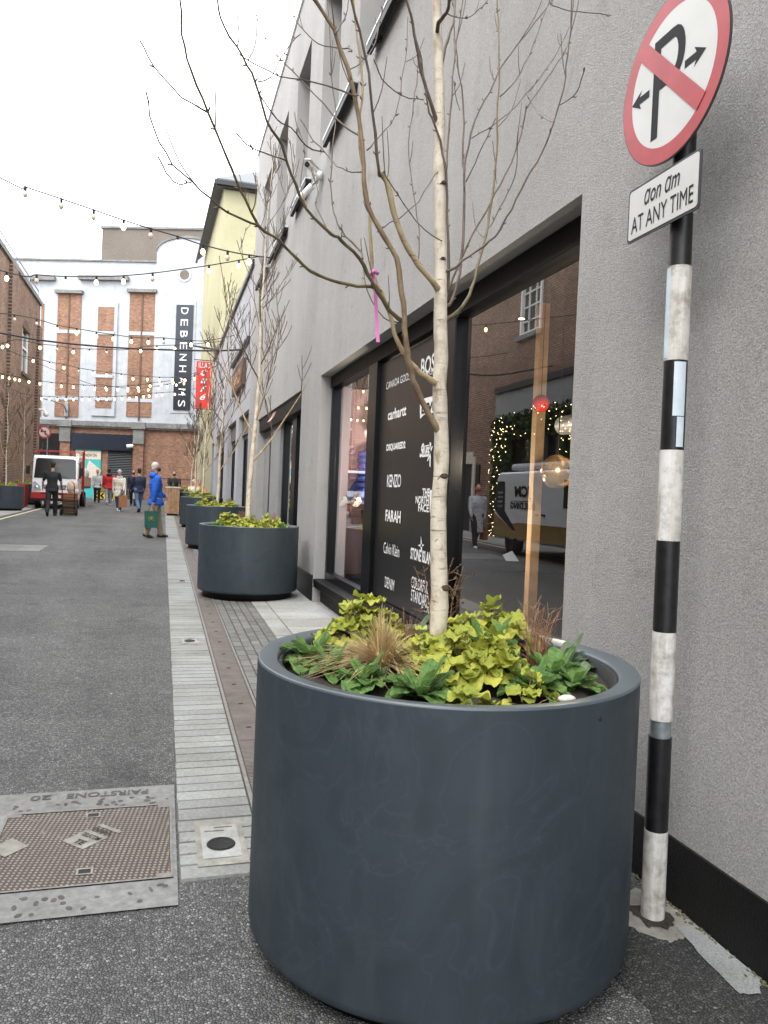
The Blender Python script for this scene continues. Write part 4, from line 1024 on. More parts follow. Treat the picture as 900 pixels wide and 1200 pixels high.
def grass(name, loc, label, seed, R0, H0, nb_, mat='straw', upright=.3, group='dry grass tufts', w=.0022):
    t = thing(name, label, 'plant', loc, 0, group); rg = random.Random(seed); m = MB()
    for k in range(nb_):
        a = rg.uniform(0, 6.283); d = Vector((math.cos(a), math.sin(a), 0)); L = rg.uniform(.45, 1); q = rg.random()
        b0 = d*rg.uniform(0, .03); side = Vector((-d.y, d.x, 0)); ww = w*rg.uniform(.6, 1.3); vs = []
        h = H0*L*(1-.5*q*(1-upright)); r = R0*q*(1-upright*.6)
        bend = rg.uniform(-.9, .9)*(1-upright)
        for i in range(6):
            u = i/5; c = b0 + d*(r*u**1.4) + side*(bend*r*u*u) + Vector((0, 0, h*(u - (1-upright)*.55*q*u*u*u*1.5))); wd = ww*(1-u*.85)
            vs += [c - side*wd, c + side*wd]
        m.add(vs, [(2*i, 2*i+1, 2*i+3, 2*i+2) for i in range(5)], True)
    m.build('blades', mat, t); return t
def dry_stems(loc, label, seed, H0, n, spread, mat='red_straw', seeds=False, name='dry_perennial'):
    t = thing(name, label, 'plant', loc, 0, 'dry brown flower stems'); rg = random.Random(seed); m = MB(); sm = MB()
    for k in range(n):
        a = rg.uniform(0, 6.28); r = rg.random()*spread; h = H0*rg.uniform(.55, 1); b0 = Vector((r*.5*math.cos(a), r*.5*math.sin(a), 0))
        p1 = b0 + Vector((rg.uniform(-.01, .01), rg.uniform(-.01, .01), h*.5)); p2 = Vector((r*math.cos(a), r*math.sin(a), h)) + Vector((rg.uniform(-.02, .02), rg.uniform(-.02, .02), 0))
        m.tube([b0, p1, p2], [.0022, .0018, .0008], 5, False)
        for j in range(rg.randint(3, 6)):
            q = rg.uniform(.35, .98); c = b0.lerp(p2, q); e = c + Vector((rg.uniform(-.05, .05), rg.uniform(-.05, .05), rg.uniform(.01, .05))); m.tube([c, e], [.0012, .0006], 4, False)
            if seeds:
                for _ in range(5): f = c.lerp(e, rg.random()) + Vector((rg.uniform(-.008, .008),)*3); sm.ball(f, (.004, .004, .005), 5, 3)
    m.build('stems', mat, t)
    if seeds: sm.build('seed_heads', 'dark_seed', t)
    return t
ZS = G(2.47)+.872
def at0(px, py, z=ZS+.02): d = ray(px, py); k = (z-1.5)/d.z; return CAM+d*k
def onsoil(px, py, x=None): p = at0(px, py); return (p.x, p.y, ZS-.005)
hA = heuchera('heuchera', (.78, 2.92, ZS), 'lime green heuchera mound at the back left of the nearest planter', .17, .172, 118, 1, .042)
hB = heuchera('heuchera', (.985, 2.34, ZS), 'lime green heuchera clump just in front of the birch trunk', .165, .165, 118, 2, .041)
hC = heuchera('heuchera', (1.27, 2.82, ZS), 'lime green heuchera mound at the back right, behind the trunk', .19, .155, 118, 3, .041)
heuchera('heuchera', (.885, 2.52, ZS), 'small lime green heuchera between the straw tuft and the trunk', .10, .11, 44, 7, .034)
heuchera('heuchera', (.86, 2.00, ZS-.01), 'low lime heuchera leaves at the front rim of the nearest planter', .07, .06, 12, 8, .036)
heuchera('heuchera', (1.06, 2.05, ZS-.01), 'small lime heuchera sprig at the front, right of the trunk', .075, .085, 14, 9, .034)
P0 = [primrose((.525, 2.66, ZS), 'dark green primrose at the far left inside the nearest planter', 11, 1.0, 17),
      primrose((.63, 2.33, ZS), 'primrose in front of the straw coloured grass tuft', 12, .9, 12),
      primrose((.755, 2.14, ZS), 'large leaved primrose at the front left rim', 13, 1.05, 16),
      primrose((1.17, 2.60, ZS+.02), 'tall leaved green primrose just right of the trunk', 14, 1.2, 14),
      primrose((1.13, 2.15, ZS), 'crinkled primrose at the front right rim', 15, 1.0, 16, 0),
      primrose((1.28, 2.30, ZS), 'bright primrose under the reddish stems', 16, 1.05, 14),
      primrose((1.42, 2.47, ZS), 'pale veined primrose at the right rim of the nearest planter', 17, .9, 14, 1),
      primrose((1.30, 2.20, ZS), 'low primrose beside the white pebble', 18, .75, 11),
      primrose((.97, 2.90, ZS), 'greyish primrose behind the birch trunk', 19, 1.1, 13, 1)]
heuchera('heuchera', (.88, 2.26, ZS-.01), 'small lime heuchera between the front primroses and the straw tuft', .08, .09, 30, 31, .036)
heuchera('heuchera', (1.12, 2.42, ZS), 'small lime heuchera right of the front clump, below the red stems', .08, .10, 30, 32, .036)
primrose((.56, 2.50, ZS), 'small green primrose between the left rim and the straw tuft', 33, .8, 12)
gA = grass('straw_grass', (.735, 2.50, ZS), 'large straw coloured grass tuft at the left of the nearest planter', 21, .30, .24, 700, 'straw', .05, w=.0034)
grass('straw_grass', (.93, 2.83, ZS), 'reddish dry tuft behind the birch trunk', 22, .12, .20, 120, 'red_straw', .6)
gB = grass('straw_grass', (1.33, 2.50, ZS), 'pinkish brown dry tuft at the right of the nearest planter', 23, .13, .16, 170, 'red_straw', .45)
dC = dry_stems((1.33, 2.53, ZS), 'upright reddish brown stems at the right of the nearest planter', 24, .22, 22, .09)
dry_stems((1.14, 3.0, ZS), 'dark lacy dead flower heads behind the right heuchera', 25, .33, 16, .12, 'red_straw', True)
m = MB(); m.ball((0, 0, .012), (.03, .018, .012), 12, 7); o = m.build('pebble', 'pebble'); o.location = (1.17, 2.02, ZS+.006); tag(o, 'smooth white pebble on the soil at the front rim of the planter', 'pebble')
# same plants repeated in the farther planters
ordn = ['second', 'third', 'fourth', 'fifth', 'farthest right hand']
for i in range(1, 6):
    x, y = PL[i]; z = G(y)+.872; rg = random.Random(40+i); nm = ordn[i-1]
    spots = [(hA, -.26, .10, 'left hand lime heuchera in the %s planter'), (hC, .24, -.05, 'right hand lime heuchera in the %s planter'), (hB, -.05, -.32, 'front lime heuchera in the %s planter')]
    for (src, dx, dy, lab) in spots[:3 if i < 4 else 2]: copy_thing(src, (x+dx, y+dy, z), rg.uniform(0, 6), lab % nm)
    if i < 4:
        copy_thing(P0[0], (x-.42, y-.1, z), rg.uniform(0, 6), 'dark green primrose at the left rim of the %s planter' % nm); copy_thing(P0[5], (x+.40, y-.2, z), rg.uniform(0, 6), 'green primrose at the right rim of the %s planter' % nm)
        copy_thing(gB, (x+.12, y+.22, z), rg.uniform(0, 6), 'brown dry tuft at the back of the %s planter' % nm)
    if i < 3: copy_thing(dC, (x-.05, y+.30, z), rg.uniform(0, 6), 'upright dry stems at the back of the %s planter' % nm); copy_thing(dC, (x+.33, y+.15, z), rg.uniform(0, 6), 'upright dry stems near the wall in the %s planter' % nm)
for i, (x, y) in enumerate(LP):
    z = G(y)+.872; copy_thing(hA, (x-.2, y-.1, z), i, ['lime heuchera in the planter at the left edge', 'lime heuchera in the planter next to the truck'][i]); copy_thing(hC, (x+.2, y, z), i+2, ['right hand lime heuchera in the planter at the left edge', 'right hand lime heuchera in the planter next to the truck'][i])

# ------------------------------------------------------------------ birch trees
TY = 2.50
def buds(m, pts, rads, rg, k):
    for _ in range(k):
        i = rg.randrange(1, len(pts)-1); p = pts[i]; d = (pts[i+1]-pts[i-1]).normalized(); s = Vector((rg.uniform(-1, 1), rg.uniform(-1, 1), rg.uniform(-1, 1))); s = (s - d*s.dot(d)).normalized()
        e = p + s*(rads[i]+.008) + d*.010; m.tube([p + s*rads[i]*.5, p + s*(rads[i]+.005) + d*.004, e], [.0022, .0022, .0005], 4, False)
t1 = thing('birch_tree', 'young bare birch tree with a pale trunk growing in the nearest planter', 'tree', (.94, TY, ZS), 0, 'bare birch trees in the planters')
def path(pp, y0, y1):
    n = len(pp)-1; out = []
    for i, (px, py) in enumerate(pp): out.append(ony(px, py, TY + y0 + (y1-y0)*(i/n)))
    return out
trunkpx = [(511.5, 797), (512.5, 756), (515, 710), (514, 650), (513.7, 607), (514.5, 580), (517, 549), (517, 503), (515, 453), (517, 420), (516, 377), (516.6, 330), (516, 290), (515.5, 249), (514.5, 196), (515.5, 142), (514, 71), (512, 18), (509, -90), (506, -200), (503, -330), (498, -480)]
tr_px_r = [11, 10, 9.6, 9, 8.8, 8.5, 8.2, 8, 7.6, 7.6, 7.3, 6.6, 6.4, 6.2, 5.8, 5.4, 5, 4.6, 4.2, 3.6, 2.6, 1.2]
P = path(trunkpx, 0, 0); sp_ = spline(P, 3); rr_ = []
for i in range(len(tr_px_r)-1):
    for j in range(3): rr_.append((tr_px_r[i]*(1-j/3)+tr_px_r[i+1]*j/3)*.00293)
rr_.append(tr_px_r[-1]*.00293)
rg = random.Random(8)
m = MB(); m.tube(sp_, [r*1.08*rg.uniform(.95, 1.06) for r in rr_], 16); m.build('trunk', 'birch_bark', t1, True)
m = MB()
for (px, py, s) in ((520, 558, .014), (521, 689, .017),  (513, 633, .006), (520, 214, .008), (519, 303, .007)):
    p = ony(px, py, TY-.02); m.ball(p, (s*1.15, s*.8, s*.75), 9, 6); m.tube([p+Vector((-s*1.7, 0, -s*.9)), p+Vector((-s*.6, -s*.6, s*.5)), p+Vector((s*.6, -s*.6, s*.5)), p+Vector((s*1.7, 0, -s*.9))], [.001, .002, .002, .001], 5)
m.build('knot', 'knot', t1, True)
BR = [ # (pixel path, radius px start, end, depth at start, depth at end, material)
 ([(519,374),(528,371),(542,359),(553,338),(562,302),(571,267),(578,220),(582,178),(582,135),(585,89),(584,36),(583,0),(581,-70)], 3.2, 1.0, 0, .35, 'o'),
 ([(518,318),(528,316),(542,306),(567,288),(585,270),(599,245),(617,210),(635,178),(649,142),(660,103),(665,64),(670,21),(668,-60)], 2.4, .8, 0, -.25, 'b'),
 ([(520,352),(525,341),(535,316),(553,277),(574,238),(592,206),(610,160),(617,128),(638,96),(660,64),(668,43),(672,5)], 2.4, .6, 0, .45, 'b'),
 ([(521,360),(530,352),(539,320),(542,284),(544,249),(544,213),(546,185),(556,142),(574,107),(592,71),(617,39),(645,4),(665,-20)], 3.0, .8, 0, .15, 'b'),
 ([(645,5),(652,8),(670,13.5),(695,15),(716,18)], .9, .5, .2, .2, 'b'),
 ([(586,113),(603,96),(620,64),(635,25),(648,-10)], 1.3, .6, .12, .3, 'b'),
 ([(553,162),(585,142),(617,110),(649,68),(667,32)], 1.1, .5, .15, .4, 'b'),
 ([(546,213),(556,192),(571,160),(581,139)], 1.1, .5, .1, -.1, 'b'),
 ([(513,145),(508,131),(500,107),(491,71),(484,28),(476,0),(468,-60)], 3.4, 1.6, 0, -.1, 'b'),
 ([(515,95),(517,76),(524,46),(532,21),(533,0),(535,-60)], 3.2, 1.4, 0, .2, 'b'),
 ([(512,40),(514,27),(523,14),(527,0),(530,-70)], 3.4, 2, 0, -.2, 'b'),
 ([(521,352),(525,341),(525,300),(524,249),(522,199),(512,153),(503,131),(498,100),(492,60)], 2.7, 1.2, .02, -.05, 'b'),
 ([(519,230),(523,195),(528,135),(532,71),(537,35),(545,-20)], 1.9, .9, 0, .3, 'b'),
 ([(544,200),(542,185),(543,124),(535,64),(532,10),(531,-50)], 2.0, .8, .1, .3, 'b'),
 ([(513,340),(512,336),(503,325),(485,302),(467,267),(453,213),(444,203)], 4.6, 3.4, 0, -.12, 'p'),
 ([(446,206),(444,199),(437,135),(432,85),(421,36),(411,0),(405,-70)], 2.6, 1.2, -.12, -.3, 'b'),
 ([(517,512),(512,502),(498,476),(487,454),(480,428),(476,403),(474,373),(471,344),(464,302),(443,267),(428,228),(425,178),(418,124),(407,80),(391,36),(373,4),(361,-10),(340,-50)], 5.0, 1.8, .012, -.35, 'm'),
 ([(513,450),(508,447),(491,436),(476,417),(465,399),(458,373),(449,348),(440,329),(435,302),(433,249),(425,196),(421,150),(425,100),(420,50),(412,-20)], 4.6, 1.0, 0, -.2, 'p'),
 ([(474,378),(466,372),(453,359),(436,331),(421,302),(400,281),(388,274),(359,245),(341,203),(331,171),(313,142),(299,96),(284,66),(263,32),(254,0),(243,-50)], 3.6, .8, -.07, -.65, 'o'),
 ([(438,337),(434,336),(409,334),(373,322),(348,304),(327,281),(302,263),(281,220),(267,188),(244,132),(224,85),(213,39),(211,0),(207,-60)], 2.8, .8, -.1, -.85, 'o'),
 ([(303,264),(267,249),(236,224),(203,192),(181,153),(171,107)], 1.5, .5, -.45, -.8, 'b'),
 ([(244,132),(213,114),(181,78),(164,48)], 1.1, .45, -.6, -.75, 'b'),
 ([(224,214),(203,213),(185,183)], .9, .4, -.6, -.7, 'b'),
 ([(425,303),(423,295),(405,277),(393,256),(388,228),(389,178),(393,135),(389,89),(386,36),(382,-40)], 1.6, .7, -.15, .25, 'b'),
 ([(418,112),(411,110),(366,96),(327,89),(299,75),(281,64)], 1.4, .5, -.25, -.5, 'b'),
 ([(425,162),(423,160),(405,149),(388,132),(359,100),(334,75),(316,53),(302,25),(292,-10)], 1.6, .5, -.2, .2, 'b'),
 ([(412,60),(409,57),(388,55),(366,46),(345,21),(331,-5)], 1.5, .5, -.25, 0, 'b'),
 ([(380,178),(359,171),(341,149),(324,139),(302,107)], 1.1, .4, -.3, -.6, 'b'),
 ([(335,188),(316,181),(295,174),(277,156)], 1.0, .4, -.4, -.6, 'b'),
 ([(426,200),(412,202),(396,195),(389,188),(368,165),(352,140)], 1.1, .4, -.2, 0, 'b'),
 ([(467,378),(450,372),(430,340),(424,300),(423,280)], 1.2, .5, -.07, .1, 'b'),
 ([(442,272),(455,262),(470,255),(490,236),(510,205),(516,200)], 1.0, .5, -.1, 0, 'b'),
 ([(490,305),(492,280),(487,240),(482,205),(479,165),(485,120),(489,90),(491,60)], 1.1, .5, -.06, .2, 'b'),
 ([(496,117),(470,112),(448,92),(438,70)], .9, .4, -.1, -.4, 'b'),
 ([(430,176),(445,160),(464,135),(471,95),(476,60),(478,20)], 1.0, .4, -.2, .1, 'b'),
 ([(409,82),(422,74),(438,55),(445,25),(452,-10)], 1.0, .4, -.25, .1, 'b'),
 ([(392,40),(402,25),(408,5),(410,-20)], .9, .5, -.3, -.2, 'b'),
 ([(523,15),(545,22),(560,12),(572,0)], .9, .4, 0, .3, 'b'),
 ([(522,285),(505,275),(480,250),(460,220),(450,200)], .8, .35, 0, -.3, 'b'),
 ([(577,165),(580,190),(582,215)], .6, .3, .2, .2, 'b'),
 ([(575,265),(590,235),(604,205),(606,165),(608,150)], .8, .35, .1, -.1, 'b'),
 ([(617,111),(630,132),(648,143)], .5, .3, .1, -.2, 'b'),
 ([(656,123),(672,113),(681,95),(684,80)], .8, .4, -.2, -.3, 'b'),
 ([(539,130),(535,118),(532,95)], .8, .4, .1, .1, 'b'),
 ([(386,275),(370,240),(372,225),(366,196)], .9, .4, -.3, 0, 'b'),
 ([(360,246),(352,215),(357,180),(350,150)], .9, .4, -.35, -.1, 'b'),
 ([(302,96),(318,90),(332,62),(352,40)], .8, .4, -.5, -.3, 'b'),
]
mats = {'o': MB(), 'b': MB(), 'p': MB(), 'm': MB()}; bd = MB(); rg = random.Random(9); TW = MB()
for pp, r0, r1, d0, d1, k in BR:
    P = spline(path(pp, d0, d1), 3); n = len(P); P = [p+Vector((rg.uniform(-1, 1), rg.uniform(-1, 1), rg.uniform(-1, 1)))*.0022 if 0 < i < n-1 else p for i, p in enumerate(P)]
    rad = [max(.0017, (r0+(r1-r0)*(i/(n-1))**.65)*.0029*(.80 if r0 < 4 else .92)*rg.uniform(.9, 1.1)) for i in range(n)]
    mats[k].tube(P, rad, 10 if r0 > 2 else 6); L = sum((P[i+1]-P[i]).length for i in range(n-1))
    buds(bd, P, rad, rg, max(2, int(L*9)))
    for _ in range(int(L*2.4)):            # fine side twigs
        i = rg.randrange(n//3, n-1); d = (P[i+1]-P[i]).normalized(); s = Vector((rg.uniform(-1, 1), rg.uniform(-1, 1), rg.uniform(0, 1))).normalized()
        Lt = rg.uniform(.04, .24); q = [P[i], P[i]+(d*.5+s*.5)*Lt*.5, P[i]+(d*.5+s*.4)*Lt+Vector((0, 0, Lt*.25))]; TW.tube(spline(q, 3), [.0018, .0017, .0016, .0015, .0014, .0012, .0009], 4)
mats['o'].build('olive_branches', 'olive_branch', t1, True); mats['p'].build('pale_branches', 'pale_branch', t1, True); mats['m'].build('main_limb', 'tan_branch', t1, True)
mats['b'].build('branches', 'brown_twig', t1, True); TW.build('twigs', 'brown_twig', t1, True); bd.build('buds', 'brown_twig', t1, True)
m = MB(); rib = [ony(437, 319, TY-.14), ony(440, 345, TY-.135), ony(441.5, 375, TY-.125), ony(443, 401, TY-.13)]; q = spline(rib, 3)
for i in range(len(q)-1):
    w = Vector((.0055, -.002, 0)); m.poly([q[i]-w, q[i]+w, q[i+1]+w, q[i+1]-w])
m.tube([ony(434, 322, TY-.14), ony(438, 317, TY-.15), ony(443, 321, TY-.14)], .006, 5)
o = m.build('ribbon', 'ribbon_pink'); sm = o.modifiers.new('thick', 'SOLIDIFY'); sm.thickness = .001; tag(o, 'long pink ribbon hanging from a branch of the nearest birch', 'ribbon'); recenter(o, rib[-1])

def birch_tree(x, y, z, H, seed, label, spread=.9, rb=.034, base=.32, nbr=16, lean=(0, 0), copyof=None):
    t = thing('birch_tree', label, 'tree', (x, y, z), 0, 'bare birch trees in the planters'); rg = random.Random(seed)
    m = MB(); P = [Vector((lean[0]*k/9+rg.uniform(-.02, .02)*(k > 0), lean[1]*k/9+rg.uniform(-.02, .02)*(k > 0), H*k/9)) for k in range(10)]
    sp = spline(P, 3); n = len(sp); rad = [rb*(1-.88*(i/(n-1))**.9) for i in range(n)]; m.tube(sp, rad, 10); m.build('trunk', 'birch_bark', t)
    b = MB(); pb = MB()
    def grow(p, d, L, r, lev, mbx):
        k = 6; pts = [p]; dd = d.normalized(); wob = Vector((rg.uniform(-.2, .2), rg.uniform(-.2, .2), 0))
        for i in range(k): dd = (dd + Vector((0, 0, .13)) + wob*.25 + Vector((rg.uniform(-.08, .08), rg.uniform(-.08, .08), 0))).normalized(); pts.append(pts[-1]+dd*L/k)
        mbx.tube(pts, [max(max(.0042, .0003*y), r*(1-.75*i/k)) for i in range(k+1)], 5 if lev else 6, False)
        if lev < 2:
            for _ in range(rg.randint(3, 5) if lev == 0 else rg.randint(1, 3)):
                i = rg.randint(1, k-1); a = rg.uniform(0, 6.28); s = (dd*.9 + Vector((math.cos(a), math.sin(a), .25))*.7).normalized()
                grow(pts[i], s, L*rg.uniform(.35, .6), r*.55, lev+1, b)
    for k in range(nbr):
        f = base + (.95-base)*(k/(nbr-1))**.9; i = int(f*(n-1)); a = k*2.4+rg.uniform(-.4, .4)
        el = rg.uniform(.75, 1.3); s = Vector((math.cos(a), math.sin(a), el)).normalized()
        L = spread*(1.25-.75*f)*rg.uniform(.8, 1.3)*1.5; grow(sp[i], s, L, rad[i]*.5, 0, pb if f < .4 else b)
    pb.build('limbs', 'pale_branch', t); b.build('branches', 'brown_twig', t); return t
bt = ['second birch tree, in the planter by the shop pier', 'third birch tree from the camera, in the third planter', 'fourth birch tree, in the fourth planter on the right', 'fifth birch tree, in the planter behind the wooden box', 'farthest birch tree on the right']
for i in range(5):
    x, y = PL[i+1]; birch_tree(x+(-.03 if i == 0 else 0), y, G(y)+.82, [4.9, 4.7, 4.6, 4.4, 4.3][i], 60+i, bt[i], .75, .036, .22, 17 if i < 2 else 13, (.16, 0))
for i, (x, y) in enumerate(LP): birch_tree(x, y, G(y)+.82, 4.2, 80+i, ['birch tree in the planter at the left edge', 'birch tree in the planter next to the truck'][i], .6, .032, .2, 12)
p = ony(318, 490, 10.0)
m = MB(); q = [ony(322, 483, 9.7), ony(319, 489, 9.72), ony(315, 494, 9.7)]
for i in range(2): w = Vector((.018, 0, .01)); m.poly([q[i]-w, q[i]+w, q[i+1]+w, q[i+1]-w])
o = m.build('ribbon', 'pale_pink'); o.modifiers.new('thick', 'SOLIDIFY').thickness = .002; tag(o, 'short pink ribbon tied in the second birch tree', 'ribbon'); recenter(o, q[-1])

# wooden box planter
x, y = .37, 31.2
t = thing('wooden_planter', 'tall square planter box of upright brown timber boards beside the setts', 'planter', (x, y, G(y)))
m = MB(); rg = random.Random(2); k = 5; w = .50/k
for i in range(k):
    for sgn in (-1, 1):
        m.box(-.25+i*w+.004, -.25+(i+1)*w-.004, sgn*.25-.012, sgn*.25+.012, .08, 1.08); m.box(sgn*.25-.012, sgn*.25+.012, -.238+i*w*.95+.004, -.238+(i+1)*w*.95-.004, .08, 1.08)
m.build('boards', 'board_wood', t, False, .003)
m = MB(); m.box(-.28, .28, -.28, -.235, 1.083, 1.13); m.box(-.28, .28, .235, .28, 1.083, 1.13); m.box(-.28, -.235, -.234, .234, 1.083, 1.13); m.box(.235, .28, -.234, .234, 1.083, 1.13); m.build('rim', 'pale_timber', t)
m = MB(); m.box(-.2, .2, -.2, .2, 0, .08); m.build('foot', 'rubber', t); m = MB(); m.box(-.23, .23, -.23, .23, .9, 1.05); m.build('soil', 'soil', t)
copy_thing(P0[0], (x, y, G(y)+1.05), 1, 'small leafy plant on top of the wooden box planter'); grass('green_tuft', (x, y, G(y)+1.05), 'upright olive tuft in the wooden box planter', 55, .16, .3, 90, 'grey_leaf', .7, 'tuft in the wooden box', .008)

# ------------------------------------------------------------------ striped pole with the no parking sign
ps = thing('road_sign', 'striped black and white pole with no parking sign and AT ANY TIME plate', 'road sign', (1.735, 2.33, G(2.33)))
def polept(z): k = z/2.5; return (-.022*k, -.0*k, z)
zz = []
for px, py in ((787, 262), (785, 312), (778, 422), (775, 527), (768, 633), (768, 740), (766, 843), (766, 863), (762, 972), (760, 1078)): zz.append(ony(px, py, 2.33).z-G(2.33))
rP = .041
def seg(z0, z1, name, mat, r=rP):
    m = MB(); m.tube([polept(z0), polept(z1)], r, 28); return m.build(name, mat, ps)
seg(zz[1], 3.05, 'sleeve', 'pole_black', rP-.003)
seg(zz[2], zz[1], 'white_band', 'worn_white'); seg(zz[3], zz[2], 'black_band', 'pole_black', rP-.001); seg(zz[4], zz[3], 'white_band', 'worn_white'); seg(zz[5], zz[4], 'black_band', 'pole_black', rP-.001)
seg(zz[6], zz[5], 'white_band', 'worn_white'); seg(zz[7], zz[6], 'bare_metal', 'galvanised', rP-.005); seg(zz[8], zz[7], 'black_band', 'pole_black', rP-.001); seg(.006, zz[8], 'white_band', 'worn_white')
def patch(z0, z1, a0, a1, mat, name, r=rP+.0012):
    m = MB(); n = 8; vs = []
    for z in (z0, z1):
        c = Vector(polept(z)); vs += [c+Vector((r*math.cos(a0+(a1-a0)*i/n), r*math.sin(a0+(a1-a0)*i/n), 0)) for i in range(n+1)]
    m.add(vs, [(i, i+1, n+2+i, n+1+i) for i in range(n)], True); return m.build(name, mat, ps)
fa = math.atan2(-2.33, -1.70)            # direction from pole to camera
def zof(py, px=782): return ony(px, py, 2.33).z-G(2.33)
patch(zof(488), zof(425), fa-.10, fa+.95, 'sticker_blue', 'sticker'); patch(zof(524), zof(489), fa+.28, fa+.95, 'sticker_blue', 'sticker'); patch(zof(420), zof(314), fa-1.35, fa-.7, 'sticker_blue', 'sticker')
XS = 1.655-1.735; zc = 3.0-G(2.33); yc = 2.345-2.33
def disc2(m, r, x, x2=None):
    m.prism([(x, yc+r*math.cos(q), zc+r*math.sin(q)) for q in [2*math.pi*i/72 for i in range(72)]], (x2-x, 0, 0))
m = MB(); disc2(m, .292, XS+.0, XS+.006); m.build('sign_disc', 'sign_back', ps)
m = MB()
def ringp(r, z=0): return [(XS-.0015, yc+r*math.cos(q), zc+r*math.sin(q)) for q in [2*math.pi*i/72 for i in range(72)]]
a_, b_2 = ringp(.288), ringp(.232); m.add(a_+b_2, [(i, 72+i, 72+(i+1) % 72, (i+1) % 72) for i in range(72)]); rd = m.build('red_ring', 'sign_red', ps)
m = MB(); m.poly([(XS-.0012, yc+.233*math.cos(q), zc+.233*math.sin(q)) for q in [2*math.pi*i/72 for i in range(72)]]); m.build('sign_face', 'sign_white', ps)
def S(u, v, o=.0022): return (XS-o, yc-u, zc+v)         # u to the viewer's right, v up, metres
# black P
def stroke(m, pts, w):
    n = len(pts); L = []; Rr = []
    for i, p in enumerate(pts):
        a, b2 = pts[max(i-1, 0)], pts[min(i+1, n-1)]; dx, dy = b2[0]-a[0], b2[1]-a[1]; q = math.hypot(dx, dy); nx, ny = -dy/q*w/2, dx/q*w/2
        L.append(S(p[0]+nx, p[1]+ny)); Rr.append(S(p[0]-nx, p[1]-ny))
    m.add(L+Rr, [(i, i+1, n+i+1, n+i) for i in range(n-1)])
m = MB(); w = .038
bowl = [(-.066, .148), (.0, .148)] + [(.008+.044*math.sin(q), .074+.074*math.cos(q)) for q in [math.pi*i/12 for i in range(1, 12)]] + [(0, .0), (-.066, .0)]
stroke(m, [(-.085, -.185), (-.085, .167)], w); stroke(m, bowl, w)
for k in (1, -1):
    c0 = .072 if k > 0 else .125
    m.poly([S(k*(c0+u), v) for u, v in ((0, -.013), (.06, -.013), (.048, -.034), (.108, 0), (.048, .034), (.06, .013), (0, .013))][::k])
m.build('letter_and_arrows', 'letter_black', ps)
m = MB(); c45 = .7071
def D(a, b2): return S(a*c45+b2*c45, -a*c45+b2*c45, .0036)
m.poly([D(-.236, -.030), D(.236, -.030), D(.236, .030), D(-.236, .030)][::-1]); m.build('red_bar', 'sign_red', ps)
# plate
pz0, pz1 = ony(735, 288, 1).z, 0
c4 = [onx(737, 230, 1.655), onx(822, 167, 1.655), onx(820, 242, 1.655), onx(735, 288, 1.655)]
py_0, py_1 = (c4[1].y+c4[2].y)/2-2.33, (c4[0].y+c4[3].y)/2-2.33; pzt = (c4[0].z+c4[1].z)/2-G(2.33); pzb = (c4[2].z+c4[3].z)/2-G(2.33)
def rrect(m, x, x2, y0, y1, z0, z1, r):
    pts = []
    for cy, cz, a0 in ((y1-r, z1-r, 0), (y0+r, z1-r, 90), (y0+r, z0+r, 180), (y1-r, z0+r, 270)):
        for i in range(5): a = R(a0+i*22.5); pts.append((x, cy+r*math.cos(a), cz+r*math.sin(a)))
    m.prism(pts, (x2-x, 0, 0))
m = MB(); rrect(m, XS, XS+.005, py_0, py_1, pzb, pzt, .015); m.build('plate', 'sign_back', ps)
m = MB(); rrect(m, XS-.002, XS-.0002, py_0+.009, py_1-.009, pzb+.009, pzt-.009, .012); pf = m.build('plate_face', 'sign_white', ps)
m = MB(); hz = pzt-pzb; yc2 = (py_0+py_1)/2
text_into(m, '\u0251on \u0251m', (XS-.0035, yc2+.0, pzb+hz*.70), (0, -1, 0), (0, 0, 1), .20, hz*.27, .004, .25); text_into(m, 'AT ANY TIME', (XS-.0035, yc2, pzb+hz*.30), (0, -1, 0), (0, 0, 1), (py_1-py_0)*.86, hz*.30, .0)
m.build('lettering', 'letter_black', ps)
m = MB()
for z in (zc+.12, zc-.14, pzb+.05): m.box(XS+.006, .012, -.03, .03, z-.012, z+.012)
m.build('clamp', 'galvanised', ps)

